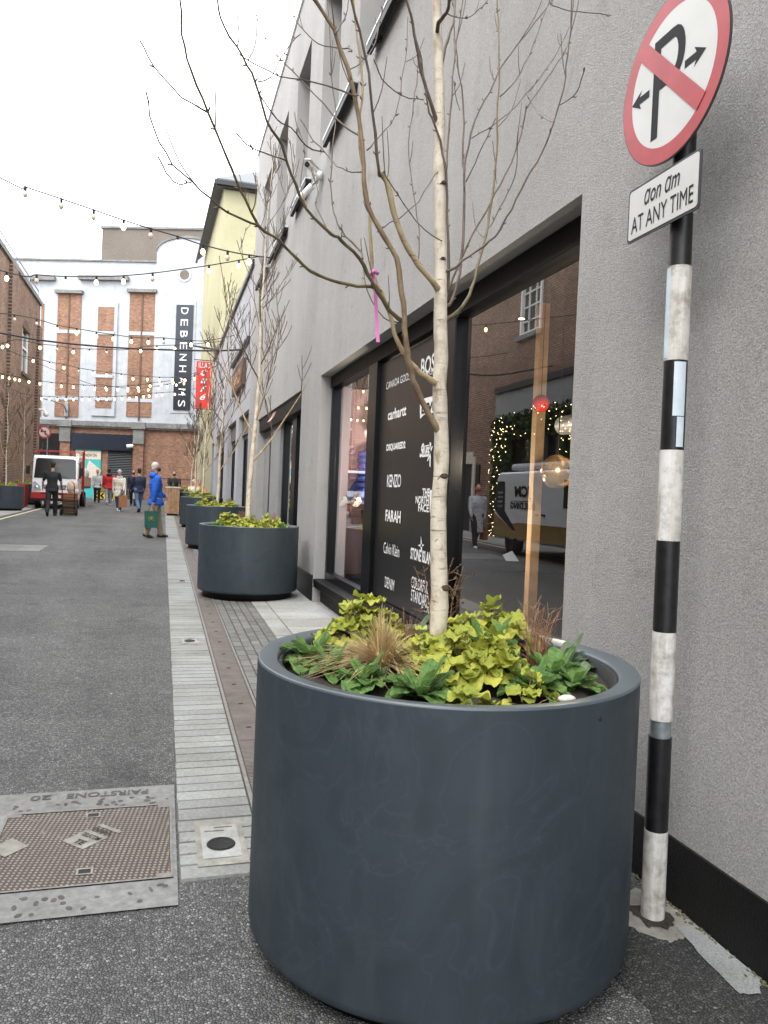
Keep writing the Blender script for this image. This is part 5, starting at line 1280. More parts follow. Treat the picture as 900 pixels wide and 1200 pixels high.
# ------------------------------------------------------------------ people
def remesh(mb, name, mat, parent, voxel=.012, smooth=4, xf=None):
    o = mb.build(name, mat)
    md = o.modifiers.new('r', 'REMESH'); md.mode = 'VOXEL'; md.voxel_size = voxel; md.use_smooth_shade = True
    s = o.modifiers.new('s', 'SMOOTH'); s.iterations = smooth; s.factor = .5
    bpy.context.view_layer.update()
    me = bpy.data.meshes.new_from_object(o.evaluated_get(bpy.context.evaluated_depsgraph_get()))
    if not me.materials: me.materials.append(MATS[mat])
    bpy.data.objects.remove(o); q = bpy.data.objects.new(name, me); COL.objects.link(q)
    q.name = name; q.parent = parent; CH.setdefault(parent.name, []).append(q)
    return q
def cap(m, p, q, r1, r2, n=10):
    m.tube([p, q], [r1, r2], n); m.ball(p, r1, n, 7); m.ball(q, r2, n, 7)
def person(label, loc, rz, H, top, trou, shoe='black_cloth', hair='dark_hair', legs=((.35, .1), (-.3, .25)), arms=((-.3, .3), (.3, .3)), mask=None, hat=None, hood=None, long_top=0., bulk=1., lean=.03, head_turn=0., sit=False, name='person', cat='person', short_sleeve=False, open_coat=None, vox=.012, hair_len=0., fat_arm=1.):
    """faces +Y; legs=(hip swing, knee bend) left/right, arms=(shoulder swing forward, elbow bend)"""
    t = thing(name, label, cat, loc, rz); s = H/1.75
    V3 = lambda x, y, z: Vector((x, y, z))*s
    hipz = .90; J = {}
    feet = []
    for i, sx in enumerate((-1, 1)):
        th, kn = legs[i]; h = Vector((sx*.09, 0, hipz)); k = h + Vector((sx*.01, math.sin(th)*.43, -math.cos(th)*.43)); a = th-kn; an = k + Vector((0, math.sin(a)*.42, -math.cos(a)*.42))
        J[i] = (h, k, an, a); feet.append(an.z-.075 - max(0, math.sin(-a))*.10)
    dz = -min(feet); 
    for i in (0, 1): J[i] = tuple(p+Vector((0, 0, dz)) if isinstance(p, Vector) else p for p in J[i])
    pz = hipz+dz; sh = pz+.50; yl = lambda z: (z-pz)*lean*2
    if sit: pz = J[0][0].z; sh = pz+.5
    sk = MB(); tp = MB(); tr = MB(); shs = []
    # head, neck
    hz = sh+.24; hy = yl(hz)+.01; c, s_ = math.cos(head_turn), math.sin(head_turn)
    def hp(x, y, z): return Vector((x*c - y*s_, hy + x*s_ + y*c, hz+z))
    cap(sk, Vector((0, yl(sh)-.005, sh-.02)), Vector((0, hy-.01, hz-.06)), .055, .052)
    sk.ball(hp(0, 0, .02), (.078, .092, .105), 14, 10); sk.ball(hp(0, .022, -.05), (.058, .066, .065), 12, 8); sk.ball(hp(0, .098, -.012), (.013, .02, .024), 8, 6); sk.ball(hp(0, .085, -.055), (.025, .014, .011), 8, 6)
    for sx in (-1, 1): sk.ball(hp(sx*.08, -.005, -.005), (.012, .02, .032), 8, 6); sk.ball(hp(sx*.03, .083, .028), (.018, .010, .007), 8, 6)
    # torso
    for k in range(9):
        f = k/8; z = pz-.02+f*.50; wx = [.165, .162, .150, .142, .148, .162, .172, .165, .12][k]*bulk; wy = [.115, .115, .108, .10, .105, .115, .118, .105, .08][k]*bulk
        tp.ball((0, yl(z), z), (wx+.022, wy+.022, .075), 14, 8)
        if k > 4: sk.ball((0, yl(z), z), (wx*.6, wy*.6, .06), 12, 7)
        elif k == 0: sk.tube([(0, 0, pz), (0, yl(sh), sh)], .07, 10)
    long_top = max(long_top, .07)
    if long_top:
        n0 = 5
        for k in range(1, n0+1): z = pz-.02-long_top*k/n0; tp.ball((0, .0, z), (.175*bulk+.018+.012*k/n0, .125*bulk+.02+.03*k/n0, .06), 14, 8)
    hands = []
    for i, sx in enumerate((-1, 1)):
        sw, el = arms[i][:2]; ab = arms[i][2] if len(arms[i]) > 2 else .12
        S_ = Vector((sx*.185*bulk, yl(sh), sh-.03)); E_ = S_ + Vector((sx*math.sin(ab)*.28, math.sin(sw)*.28, -math.cos(sw)*.28)); a = sw+el
        W_ = E_ + Vector((sx*(math.sin(ab)*.12-.02), math.sin(a)*.25, -math.cos(a)*.25)); d = (W_-E_).normalized()
        cap(sk, S_, E_, .045, .038); cap(sk, E_, W_, .037, .026)
        k_ = fat_arm
        cap(tp, S_, E_, .066*bulk*k_, .056*bulk*k_) if not short_sleeve else cap(tp, S_, S_.lerp(E_, .75), .066, .055)
        if not short_sleeve: cap(tp, E_, W_-d*.01, .055*bulk*k_, .042*k_)
        sk.ball(W_+d*.05, (.022, .034, .045), 10, 7)
        sd_ = Vector((0, 1, 0)) - d*d.y; sd_.normalize(); inn = Vector((-sx, 0, 0))
        for q in range(4):
            b0 = W_+d*.085 + sd_*(.024-.016*q); Lf = (.065, .075, .07, .055)[q]; b1 = b0+d*Lf*.55; cap(sk, b0-d*.02, b1, .0095, .009, 6); cap(sk, b1, b1+(d*.8+inn*.5).normalized()*Lf*.45, .009, .0075, 6)
        tb = W_+d*.035+sd_*.03; cap(sk, tb, tb+(d*.7+sd_*.6).normalized()*.05, .011, .009, 6)
        hands.append((W_+d*.12)*s)
    for i, sx in enumerate((-1, 1)):
        h, k, an, a = J[i]
        cap(sk, h, k, .075, .05); cap(sk, k, an, .048, .034); cap(tr, h+Vector((0, 0, .02)), k, .108*min(bulk, 1.12), .080); cap(tr, k, an+Vector((0, 0, .0)), .078, .066)
        sb = MB(); fd = Vector((0, math.cos(min(0, a)*.9), math.sin(min(0, a)*.9))); ft = an + Vector((0, 0, -.045))
        cap(sb, ft - fd*.045, ft+fd*.06, .045, .043); cap(sb, ft+fd*.06-Vector((0, 0, .008)), ft+fd*.155-Vector((0, 0, .012)), .042, .032); sb.v = [tuple(Vector(v)*s) for v in sb.v]; shs.append(sb)
    tr.ball((0, 0, pz), (.17*min(bulk, 1.12), .125, .10), 14, 8)
    for mb in (sk, tp, tr): mb.v = [tuple(Vector(v)*s) for v in mb.v]
    remesh(sk, 'body', 'skin', t, vox*.8, 2); remesh(tp, 'jacket', top, t, vox*1.3, 5); remesh(tr, 'trousers', trou, t, vox*1.2, 4)
    for sb in shs: remesh(sb, 'shoe', shoe, t, vox*1.1, 2)
    hm = MB()
    if hat:
        hm.ball(hp(0, -.008, .055), (.09, .102, .095), 14, 9); hm.lathe([(.088, .02), (.096, .03), (.096, .06), (.088, .07)], 18, tuple(hp(0, -.005, 0)))
        hm.v = [tuple(Vector(v)*s) for v in hm.v]; remesh(hm, 'hat', hat, t, vox, 2)
    else:
        hm.ball(hp(0, -.022, .045), (.088, .092, .098), 14, 9); hm.ball(hp(0, -.045, -.01), (.075, .06, .08), 12, 8)
        if hair_len: hm.ball(hp(0, -.055, -.08), (.075, .05, hair_len), 12, 8)
        hm.v = [tuple(Vector(v)*s) for v in hm.v]; remesh(hm, 'hair', hair, t, vox, 2)
    if mask:
        km = MB(); km.ball(hp(0, .045, -.042), (.066, .068, .055), 14, 9)
        for sx in (-1, 1): km.tube([hp(sx*.06, .05, -.03), hp(sx*.085, .0, .0)], .004, 5)
        km.v = [tuple(Vector(v)*s) for v in km.v]; km.build('face_mask', mask, t)
    if hood:
        km = MB(); km.ball((0, yl(sh)-.06, sh+.05), (.14, .10, .09), 14, 9); km.ball((0, yl(sh)+.0, sh+.02), (.12, .11, .06), 14, 9); km.v = [tuple(Vector(v)*s) for v in km.v]; remesh(km, 'hood', hood, t, vox, 3)
    return t, hands
def wpos(t, v): return Matrix.Translation(t.location) @ t.rotation_euler.to_matrix().to_4x4() @ v
def carry_bag(p, name, label, cat, mat, w=.32, d=.12, h=.38, rz=0, handle=.12, group=None):
    t = thing(name, label, cat, (p.x, p.y, p.z), rz, group); m = MB(); z1 = -handle
    vs = []
    m.add([(-w*.46, -d/2, z1-h), (w*.46, -d/2, z1-h), (w*.46, d/2, z1-h), (-w*.46, d/2, z1-h), (-w/2, -d*.3, z1), (w/2, -d*.3, z1), (w/2, d*.3, z1), (-w/2, d*.3, z1)], [(0, 3, 2, 1), (0, 1, 5, 4), (1, 2, 6, 5), (2, 3, 7, 6), (3, 0, 4, 7)])
    o = m.build('sack', mat, t); o.modifiers.new('thick', 'SOLIDIFY').thickness = .006
    m = MB()
    for s in (-1, 1): m.tube(spline([(-w*.25, s*d*.3, z1-.02), (-w*.12, s*.01, -.01), (w*.12, s*.01, -.01), (w*.25, s*d*.3, z1-.02)], 3), .006, 6)
    m.build('handle', mat, t); return t
def gp(x, y): return (x, y, G(y))
# elderly man in the blue jacket, seen from the side, looking right
t, hd = person('grey haired man in bright blue jacket and khaki trousers standing by the setts', gp(-.16, 19.65), R(-78), 1.80, 'blue_jacket', 'khaki', 'brown_shoe', 'white_hair', ((.20, .03), (-.22, .08)), ((.25, .75, .1), (-.22, .12, .1)), 'black_cloth', None, 'blue_jacket', .10, 1.2, -.02, .0, fat_arm=1.15)
p = wpos(t, hd[0]); 
# left hand side of him faces away; the near hand (towards the camera) holds the bag
near = wpos(t, hd[1])
bg_ = carry_bag(near+Vector((-.02, 0, 0)), 'shopping_bag', 'dark green shopping bag with a small crest held by the man in blue', 'bag', 'green_bag', .33, .14, .40, R(0))
m = MB(); m.lathe([(.055, 0), (.065, 0)], 20, (0, -.074, -.30), 'Y'); m.ball((0, -.074, -.30), (.03, .004, .035), 8, 5); m.build('emblem', 'lime_leaf', bg_)
# man pushing the hand trolley
t, hd = person('man in black clothes seen from behind pushing a hand trolley in front of the truck', gp(-3.62, 28.2), R(4), 1.84, 'black_cloth', 'black_cloth', 'rubber', 'dark_hair', ((-.32, .35), (.25, .05)), ((.25, .5, .35), (.35, .5, .25)), None, None, None, .0, 1.0, .05, 0, short_sleeve=True)
tr = thing('hand_trolley', 'hand trolley loaded with dark crates and pushed by the man in black', 'trolley', gp(-3.12, 28.65), R(-8))
m = MB()
for s in (-.2, .2): m.tube(spline([(s, .0, .12), (s, -.10, .7), (s, -.22, 1.12), (s*.8, -.32, 1.15)], 3), .014, 8)
for z in (.3, .6, .9): m.tube([(-.2, -.03-(z*.13), z), (.2, -.03-(z*.13), z)], .010, 6)
m.build('frame', 'dark_metal', tr)
for s in (-.25, .25):
    m = MB(); m.lathe([(.05, -.025), (.12, -.025), (.13, 0), (.12, .025), (.05, .025)], 20, (s, 0, .13), 'X'); w_ = m.build('wheel', 'rubber', tr)
m = MB(); m.box(-.22, .22, .0, .28, .03, .045); m.build('toe_plate', 'dark_metal', tr)
for k in range(3):
    o = thing('crate', ['bottom dark crate on the hand trolley', 'middle dark crate on the hand trolley', 'topmost brown crate on the hand trolley'][k], 'crate', wpos(tr, Vector((0, .17-.02*k, .05+.24*k))), R(-8), 'crates stacked on the hand trolley')
    m = MB(); m.box(-.21, .21, -.14, .14, 0, .235); m.build('body', 'leather' if k != 2 else 'brown_bag', o, bevel=.01); m = MB(); [m.box(-.215, .215, -.145, .145, z, z+.02) for z in (.02, .11, .20)]; m.build('rib', 'black_cloth', o)
p = wpos(tr, Vector((.05, .10, .79)))
m = MB(); m.ball((0, 0, .2), (.17, .13, .24), 12, 8); m.ball((.1, .03, .05), (.15, .13, .12), 10, 7); m.ball((.0, .0, .36), (.09, .08, .12), 10, 7)
o = m.build('sack', 'beige_sack'); o.location = p; tag(o, 'lumpy beige sack lying on top of the crates on the hand trolley', 'sack')
# others farther up the street
person('person in a red padded jacket with a dark hood walking away', gp(-2.55, 39.8), R(8), 1.76, 'red_cloth', 'grey_cloth', 'white_shoe', 'dark_hair', ((-.28, .45), (.2, .05)), ((.1, .5), (.1, .5)), None, None, 'black_cloth', .05, 1.2, .0)
t, hd = person('woman in a long cream coat, scarf and grey woolly hat walking towards us', gp(-1.75, 33.6), R(172), 1.70, 'cream_cloth', 'denim', 'white_shoe', 'dark_hair', ((.35, .15), (-.3, .4)), ((.35, .35), (-.2, .3)), None, 'light_grey_cloth', 'light_grey_cloth', .22, 1.12, .0)
near = max((wpos(t, h) for h in hd), key=lambda q: q.x)
carry_bag(near, 'paper_bag', 'tall reddish brown bag carried by the woman in the cream coat', 'bag', 'brown_bag', .34, .14, .50, R(20))
t, hd = person('man in a dark navy jacket and mask walking towards us behind the woman in cream', gp(-1.40, 39.6), R(178), 1.76, 'navy_cloth', 'black_cloth', 'black_cloth', 'dark_hair', ((.25, .05), (-.25, .35)), ((.1, .2), (-.1, .2)), 'black_cloth', None, None, .04, 1.12, .0)
near = min((wpos(t, h) for h in hd), key=lambda q: q.x)
carry_bag(wpos(t, Vector((-.12, .2, .78))), 'carrier_bag', 'white carrier bag held by the man in navy', 'bag', 'light_grey_cloth', .24, .08, .30, R(5))
person('person in dark clothes walking away, partly hidden behind the man in blue', gp(-.95, 33.2), R(20), 1.80, 'navy_cloth', 'denim', 'black_cloth', 'dark_hair', ((-.2, .5), (.3, .05)), ((.3, .5), (.1, .3)), None, None, None, .04, 1.1, .02)
x = ony(204, 570, 36.5).x
person('man in a black jacket and mask standing behind the wooden box planter', gp(x, 36.5), R(175), 1.74, 'black_cloth', 'black_cloth', 'black_cloth', 'dark_hair', ((.1, .05), (-.1, .05)), ((.5, 1.0), (.5, 1.0)), 'black_cloth', None, None, .04, 1.2, .0)
x = ony(114, 570, 43).x
person('person in grey beyond the tail of the truck', gp(x, 43), R(185), 1.68, 'light_grey_cloth', 'black_cloth', 'black_cloth', 'dark_hair', ((.15, .05), (-.15, .25)), ((.3, .5), (.1, .3)), None, None, None, .08, 1.1, .0)
# two people seated at an outdoor bench between the planters
for i, (px_, tc, lab) in enumerate(((227, 'cream_cloth', 'person in a pale top seated between the planters'), (234, 'orange_cloth', 'person in an orange top seated beside the one in pale'))):
    x = ony(px_, 570, 36.4).x
    person(lab, (x, 36.4+.2*i, G(36.4)+.02), R(190), 1.72, tc, 'grey_cloth', 'black_cloth', 'white_hair' if i == 0 else 'dark_hair', ((1.45, 1.5), (1.4, 1.45)), ((.6, .9), (.5, .9)), None, None, None, .0, 1.1, .0, sit=True)
x = ony(230, 570, 36.4).x
t = thing('bench', 'low timber bench under the seated people between the planters', 'bench', (x, 36.7, G(36.7)))
m = MB(); m.box(-.75, .75, -.2, .2, .38, .43); m.build('seat', 'timber', t, bevel=.005)
for s in (-.6, .6): m = MB(); m.box(s-.04, s+.04, -.18, .18, 0, .38); m.build('leg', 'dark_metal', t)
# woman striding out of the picture on the left; the shop window mirrors her
t, hd = person('woman in a grey coat striding out of the picture with her trailing white shoe visible', gp(-3.82, 18.75), R(-172), 1.70, 'light_grey_cloth', 'black_cloth', 'white_shoe', 'dark_hair', ((.40, .05), (-.42, .45)), ((.3, .3), (-.15, .2)), 'red_cloth', None, None, .40, 1.02, .02, 0, hair_len=.1)
carry_bag(wpos(t, hd[1]), 'handbag', 'brown handbag held by the woman in the grey coat', 'bag', 'brown_bag', .3, .12, .34, R(90))
# mannequin in the window
t, hd = person('mannequin in a blue padded jacket and patterned cap standing in the left shop window', (2.42, 8.95, .472), R(90), 1.86, 'blue_puffer', 'black_cloth', 'rubber', 'dark_hair', ((.06, .0), (-.05, .0)), ((.1, .6, .3), (.1, .6, .3)), None, 'black_cloth', 'blue_puffer', .05, 1.22, .0, 0, name='mannequin', cat='mannequin', vox=.014, fat_arm=1.15)
for ch in CH[t.name]:
    if ch.name.startswith('body'): ch.data.materials[0] = MATS['white_plastic']
m = MB()
for k in range(8): 
    z = .98+.075*k; m.lathe([(.245, -.026), (.262, 0), (.245, .026)], 24, (0, 0, z)); 
m.v = [(v[0]*1.0, v[1]*.72, v[2]) for v in m.v]; m.build('quilting', 'blue_puffer', t)

# ------------------------------------------------------------------ flatbed truck
tk = thing('flatbed_truck', 'white flatbed lorry with red bumper and red ladder frame facing the camera', 'truck', gp(-4.22, 33.6))
TW_ = .86
m = MB()
prof = [(0, .48), (.02, .95), (.05, 1.22), (.25, 2.07), (.36, 2.17), (1.55, 2.20), (1.62, 2.1), (1.62, .62), (1.15, .55), (1.02, .42), (.9, .36)]
m.prism([(-TW_, y, z) for y, z in prof], (2*TW_, 0, 0)); m.build('cab', 'truck_white', tk, bevel=.045, seg=3)
def front(z): # y of the cab front at height z
    for (y0, z0), (y1, z1) in zip(prof[:4], prof[1:4]):
        if z0 <= z <= z1: return y0+(y1-y0)*(z-z0)/(z1-z0)
    return 0
def fpanel(name, pts, mat, off=.008, bev=.0):
    m = MB(); m.prism([(x, front(z)-off, z) for x, z in pts], (0, .01+off*.6, 0)); return m.build(name, mat, tk, bevel=bev)
fpanel('windscreen', [(-.79, 1.24), (.79, 1.24), (.75, 2.0), (.66, 2.05), (-.66, 2.05), (-.75, 2.0)], 'windscreen', .012)
m = MB()
m.prism([(-.80, front(1.25)-.008, 1.25), (.80, front(1.25)-.008, 1.25), (.80, front(1.28)-.008, 1.28), (-.80, front(1.28)-.008, 1.28)], (0, .012, 0)); m.build('windscreen_seal', 'rubber', tk)
fpanel('grille', [(-.40, .80), (.40, .80), (.44, .98), (-.44, .98)], 'dark_metal', .014)
m = MB(); 
for z in (.84, .90, .95): m.box(-.40, .40, front(z)-.034, front(z)-.016, z-.012, z+.008)
m.build('grille_bar', 'silver', tk)
m = MB(); text_into(m, 'ISUZU', (0, front(.9)-.04, .905), (1, 0, 0), (0, 0, 1), .36, .055, .04); m.build('badge', 'silver', tk)
for s in (-1, 1):
    fpanel('headlight', [(s*.50, .74), (s*.82, .70), (s*.84, 1.05), (s*.74, 1.10), (s*.54, .92)][::s], 'lens', .018)
    m = MB(); m.ball((s*.68, front(.85)-.015, .86), (.07, .02, .07), 12, 7); m.build('headlamp_bulb', 'silver', tk)
m = MB(); m.box(-.88, .88, -.10, .12, .40, .68); m.build('bumper', 'truck_red', tk, bevel=.03)
m = MB(); m.box(-.5, .5, -.106, -.1, .60, .65); m.box(-.88, .88, -.06, .1, .32, .395); m.build('bumper_slot', 'rubber', tk)
m = MB(); m.box(-.25, .25, -.112, -.107, .45, .56); m.build('number_plate', 'white_plastic', tk)
m = MB(); text_into(m, '07 KE 4182', (0, -.114, .505), (1, 0, 0), (0, 0, 1), .42, .07, .01); m.build('plate_lettering', 'letter_black', tk)
for s in (-1, 1):
    m = MB(); m.box(s*1.0-.075, s*1.0+.075, -.05, .0, 1.38, 1.72); m.build('mirror', 'rubber', tk, bevel=.02)
    m = MB(); m.tube([(s*.84, .12, 1.9), (s*.98, -.02, 1.76)], .012, 6); m.tube([(s*.84, .06, 1.2), (s*.98, -.02, 1.36)], .012, 6); m.build('mirror_arm', 'rubber', tk)
m = MB(); m.prism([(TW_+.002, .34, 1.28), (TW_+.002, 1.25, 1.28), (TW_+.002, 1.25, 1.98), (TW_+.002, .50, 1.98)], (.008, 0, 0)); m.prism([(-TW_-.01, .34, 1.28), (-TW_-.01, 1.25, 1.28), (-TW_-.01, 1.25, 1.98), (-TW_-.01, .50, 1.98)], (.008, 0, 0)); m.build('side_window', 'windscreen', tk)
for s in (-1, 1): m = MB(); m.box(s*(TW_+.012)-.008, s*(TW_+.012)+.008, 1.05, 1.2, 1.08, 1.12); m.build('door_handle', 'rubber', tk)
m = MB(); m.tube([(-.1, front(1.27)-.03, 1.27), (-.55, front(1.42)-.03, 1.42)], .008, 5); m.tube([(.5, front(1.27)-.03, 1.27), (.05, front(1.38)-.03, 1.40)], .008, 5); m.build('wiper', 'rubber', tk)
def wheel(root, x, y, r=.36, w=.2, hub='silver'):
    m = MB(); m.lathe([(r*.55, -w/2), (r*.92, -w/2), (r, -w*.3), (r, w*.3), (r*.92, w/2), (r*.55, w/2)], 28, (x, y, r), 'X'); q = m.build('wheel', 'rubber', root)
    m = MB(); m.lathe([(.001, -w*.35), (r*.35, -w*.35), (r*.56, -w*.46)], 20, (x, y, r), 'X'); m.lathe([(.001, w*.35), (r*.35, w*.35), (r*.56, w*.46)], 20, (x, y, r), 'X'); m.build('rim', hub, q)
for y in (.95, 3.6):
    for s in (-1, 1): wheel(tk, s*.74, y, .36)
m = MB(); m.box(-.35, .35, .6, 5.1, .5, .72); m.build('chassis', 'rubber', tk)
m = MB(); m.box(-.92, .92, 1.72, 5.3, .86, .96); m.build('bed', 'dark_metal', tk)
m = MB()
for s in (-1, 1): m.box(s*.92-.02, s*.92+.02, 1.75, 5.3, .962, 1.36)
m.box(-.9, .9, 5.26, 5.3, .962, 1.36); m.build('dropside', 'silver', tk)
m = MB()
for s in (-1, 1): m.tube([(s*.88, 1.68, .8), (s*.88, 1.68, 2.44)], .028, 8)
for z in (1.2, 1.5, 1.8, 2.1, 2.42): m.tube([(-.88, 1.68, z), (.88, 1.68, z)], .016, 6)
for x in (-.45, 0, .45): m.tube([(x, 1.68, .96), (x, 1.68, 2.42)], .014, 6)
m.tube([(-.88, 1.68, 2.33), (-.88, .35, 2.33)], .014, 6); m.tube([(.88, 1.68, 2.33), (.88, .35, 2.33)], .014, 6); m.tube([(-.88, .35, 2.33), (.88, .35, 2.33)], .014, 6)
for s in (-1, 1): m.tube([(s*.7, .42, 2.12), (s*.7, .38, 2.33)], .02, 6)
m.tube([(.93, 1.72, .5), (.93, 1.72, 2.55)], .03, 8)
m.build('ladder_frame', 'truck_red', tk)
m = MB(); m.box(.2, .9, -.0, .0, 0, 0)
ld = [('load_sack', 'pale wrapped bundle leaning up on the truck bed', 'beige_sack', [((.45, 2.6, 1.45), (.40, .5, .45)), ((.62, 2.5, 1.85), (.25, .25, .38))]), ('load_bundle', 'grey and red bundle of sheeting on the truck bed', 'light_grey_cloth', [((.4, 3.8, 1.35), (.5, .8, .42)), ((.65, 4.4, 1.5), (.28, .5, .32))])]
for nm, lab, mt, bl in ld:
    m = MB(); base = Vector((0, bl[0][0][1], .98))
    for c, r in bl: m.ball((c[0], c[1]-base.y, c[2]-.98), r, 12, 8)
    o = m.build(nm, mt); o.location = wpos(tk, base); tag(o, lab, 'load'); dsp = o.modifiers.new('sub', 'SUBSURF'); dsp.levels = dsp.render_levels = 1
# ------------------------------------------------------------------ white van across the street (seen in the shop window)
vn = thing('parked_van', 'white panel van with gold lower side, parked left and mirrored in the shop window', 'van', gp(-4.85, 15.4))
m = MB(); vp = [(2.5, .45), (2.52, 1.1), (2.40, 1.85), (2.30, 2.0), (-1.0, 2.02), (-1.5, 1.85), (-2.1, 1.2), (-2.75, .98), (-2.9, .75), (-2.9, .4), (2.4, .36)]
m.prism([(-.93, y, z) for y, z in vp], (1.86, 0, 0)); m.build('body', 'truck_white', vn, bevel=.06, seg=3)
m = MB(); m.prism([(.936, y, z) for y, z in ((2.47, .42), (2.48, 1.0), (1.7, .72), (1.1, .80), (-1.6, .80), (-2.8, .7), (-2.8, .42))], (.006, 0, 0)); m.build('lower_panel', 'brass', vn)
m = MB(); m.prism([(.938, y, z) for y, z in ((2.46, 1.1), (2.35, 1.78), (1.9, 1.78), (1.85, 1.05), (1.2, .62), (1.35, .60), (2.2, .95))], (.006, 0, 0)); m.build('navy_panel', 'navy_sign', vn)
m = MB()
text_into(m, 'JCM', (.945, .9, 1.50), (0, 1, 0), (0, 0, 1), .9, .34, .04, .15); text_into(m, 'BUILDING', (.945, .9, 1.20), (0, 1, 0), (0, 0, 1), 1.3, .16, .03, .15); m.box(.944, .947, .3, 1.5, 1.30, 1.315); m.build('lettering', 'letter_black', vn)
m = MB(); [text_into(m, q, (.947, 2.12, 1.5-.11*i), (0, 1, 0), (0, 0, 1), .26, .05) for i, q in enumerate(('ROOFS', 'DRIVES', 'WALLS', 'TILES'))]; m.build('small_lettering', 'letter_white', vn)
m = MB(); m.prism([(.936, y, z) for y, z in ((-1.0, 1.2), (-1.0, 1.8), (-1.4, 1.75), (-1.95, 1.2))], (.006, 0, 0)); m.build('side_window', 'windscreen', vn)
for y in (-.15, .15): m = MB(); m.box(.938, .96, y-.07, y+.07, 1.0, 1.04); m.build('door_handle', 'rubber', vn)
for y in (-1.85, 1.45):
    for s in (-1, 1): wheel(vn, s*.84, y, .34, .2, 'dark_metal')
m = MB(); m.tube([(.55, -1.2, 2.14), (.55, 2.2, 2.14)], .09, 10); m.tube([(.3, -1.0, 2.13), (.3, 2.1, 2.13)], .07, 10); o = m.build('rolled_sheet', 'light_grey_cloth'); o.location = wpos(vn, Vector((0, 0, 0))); tag(o, 'two rolled grey sheets lashed on the roof of the parked van', 'roll')
m = MB(); [m.box(-.8, .8, y-.02, y+.02, 2.02, 2.06) for y in (-.9, .6, 2.0)]; m.build('roof_bar', 'dark_metal', vn)
o = MB().add([(0, 0, .005), (.28, .05, .005), (.30, .22, .12), (.02, .2, .10), (.12, .12, .22)], [(0, 1, 4), (1, 2, 4), (2, 3, 4), (3, 0, 4)]).build('litter_paper', 'letter_white'); o.location = gp(-3.35, 15.2); tag(o, 'crumpled white paper lying on the road by the van wheel', 'litter')

# turn prohibition sign on a post
p = ony(52, 506.4, 41)
t = thing('road_sign', 'round red and white no turn sign on a thin grey post beyond the truck', 'road sign', (p.x, 41, G(41)))
hz_ = p.z-G(41)
MB().tube([(.14, .06, 0), (.14, .06, hz_+.35)], .03, 8).build('post', 'galvanised', t)
def dd(r, y): m = MB(); m.prism([(r*math.cos(q), y, hz_+r*math.sin(q)) for q in [2*math.pi*i/32 for i in range(32)]], (0, .008, 0)); return m
dd(.31, 0).build('red_ring', 'sign_red', t); dd(.235, -.010).build('sign_face', 'sign_white', t)
m = MB(); m.box(.02, .08, -.014, -.011, hz_-.14, hz_+.07); m.box(-.1, .02, -.014, -.011, hz_+.01, hz_+.07); m.poly([(-.1, -.013, hz_-.04), (-.1, -.013, hz_+.12), (-.19, -.013, hz_+.04)][::-1]); m.build('arrow', 'letter_black', t)
m = MB(); m.prism([(-.19, -.02, hz_+.14), (-.14, -.02, hz_+.19), (.19, -.02, hz_-.14), (.14, -.02, hz_-.19)], (0, .004, 0)); m.build('red_bar', 'sign_red', t)
# road works barriers
for i, (px_, lab) in enumerate(((121, 'left yellow road barrier with a black chevron board behind the pedestrians'), (136, 'right yellow road barrier with a black chevron board behind the pedestrians'))):
    q = ony(px_, 575, 47.5); t = thing('road_barrier', lab, 'barrier', (q.x, 47.5, G(47.5)), 0, 'road works barriers')
    m = MB(); m.box(-.5, .5, -.03, .03, .08, .42); m.build('chevron_board', 'kerb_yellow', t)
    m = MB(); s = -1 if i == 0 else 1
    for k in range(3):
        x = -.32+k*.32; m.prism([(x-.07*s, -.036, .1), (x+.05*s, -.036, .25), (x-.07*s, -.036, .4), (x+.04*s, -.036, .4), (x+.16*s, -.036, .25), (x+.04*s, -.036, .1)][::s], (0, .004, 0))
    m.build('chevron', 'letter_black', t)
    m = MB(); m.box(-.5, .5, -.02, .02, .55, .95); m.build('panel', 'lime_leaf', t)
    m = MB(); m.box(-.52, .52, -.025, .025, .97, 1.03); [m.box(a-.03, a+.03, -.03, .03, 0, 1.0) for a in (-.52, .52)]; m.build('frame', 'white_plastic', t)
q = ony(117, 568, 48); t = thing('traffic_cone', 'orange traffic cone beside the road barriers', 'traffic cone', (q.x, 48, G(48)))
MB().lathe([(.16, .03), (.03, .75), (.001, .76)], 16).build('cone', 'orange', t); MB().box(-.2, .2, -.2, .2, 0, .03).build('base', 'rubber', t)

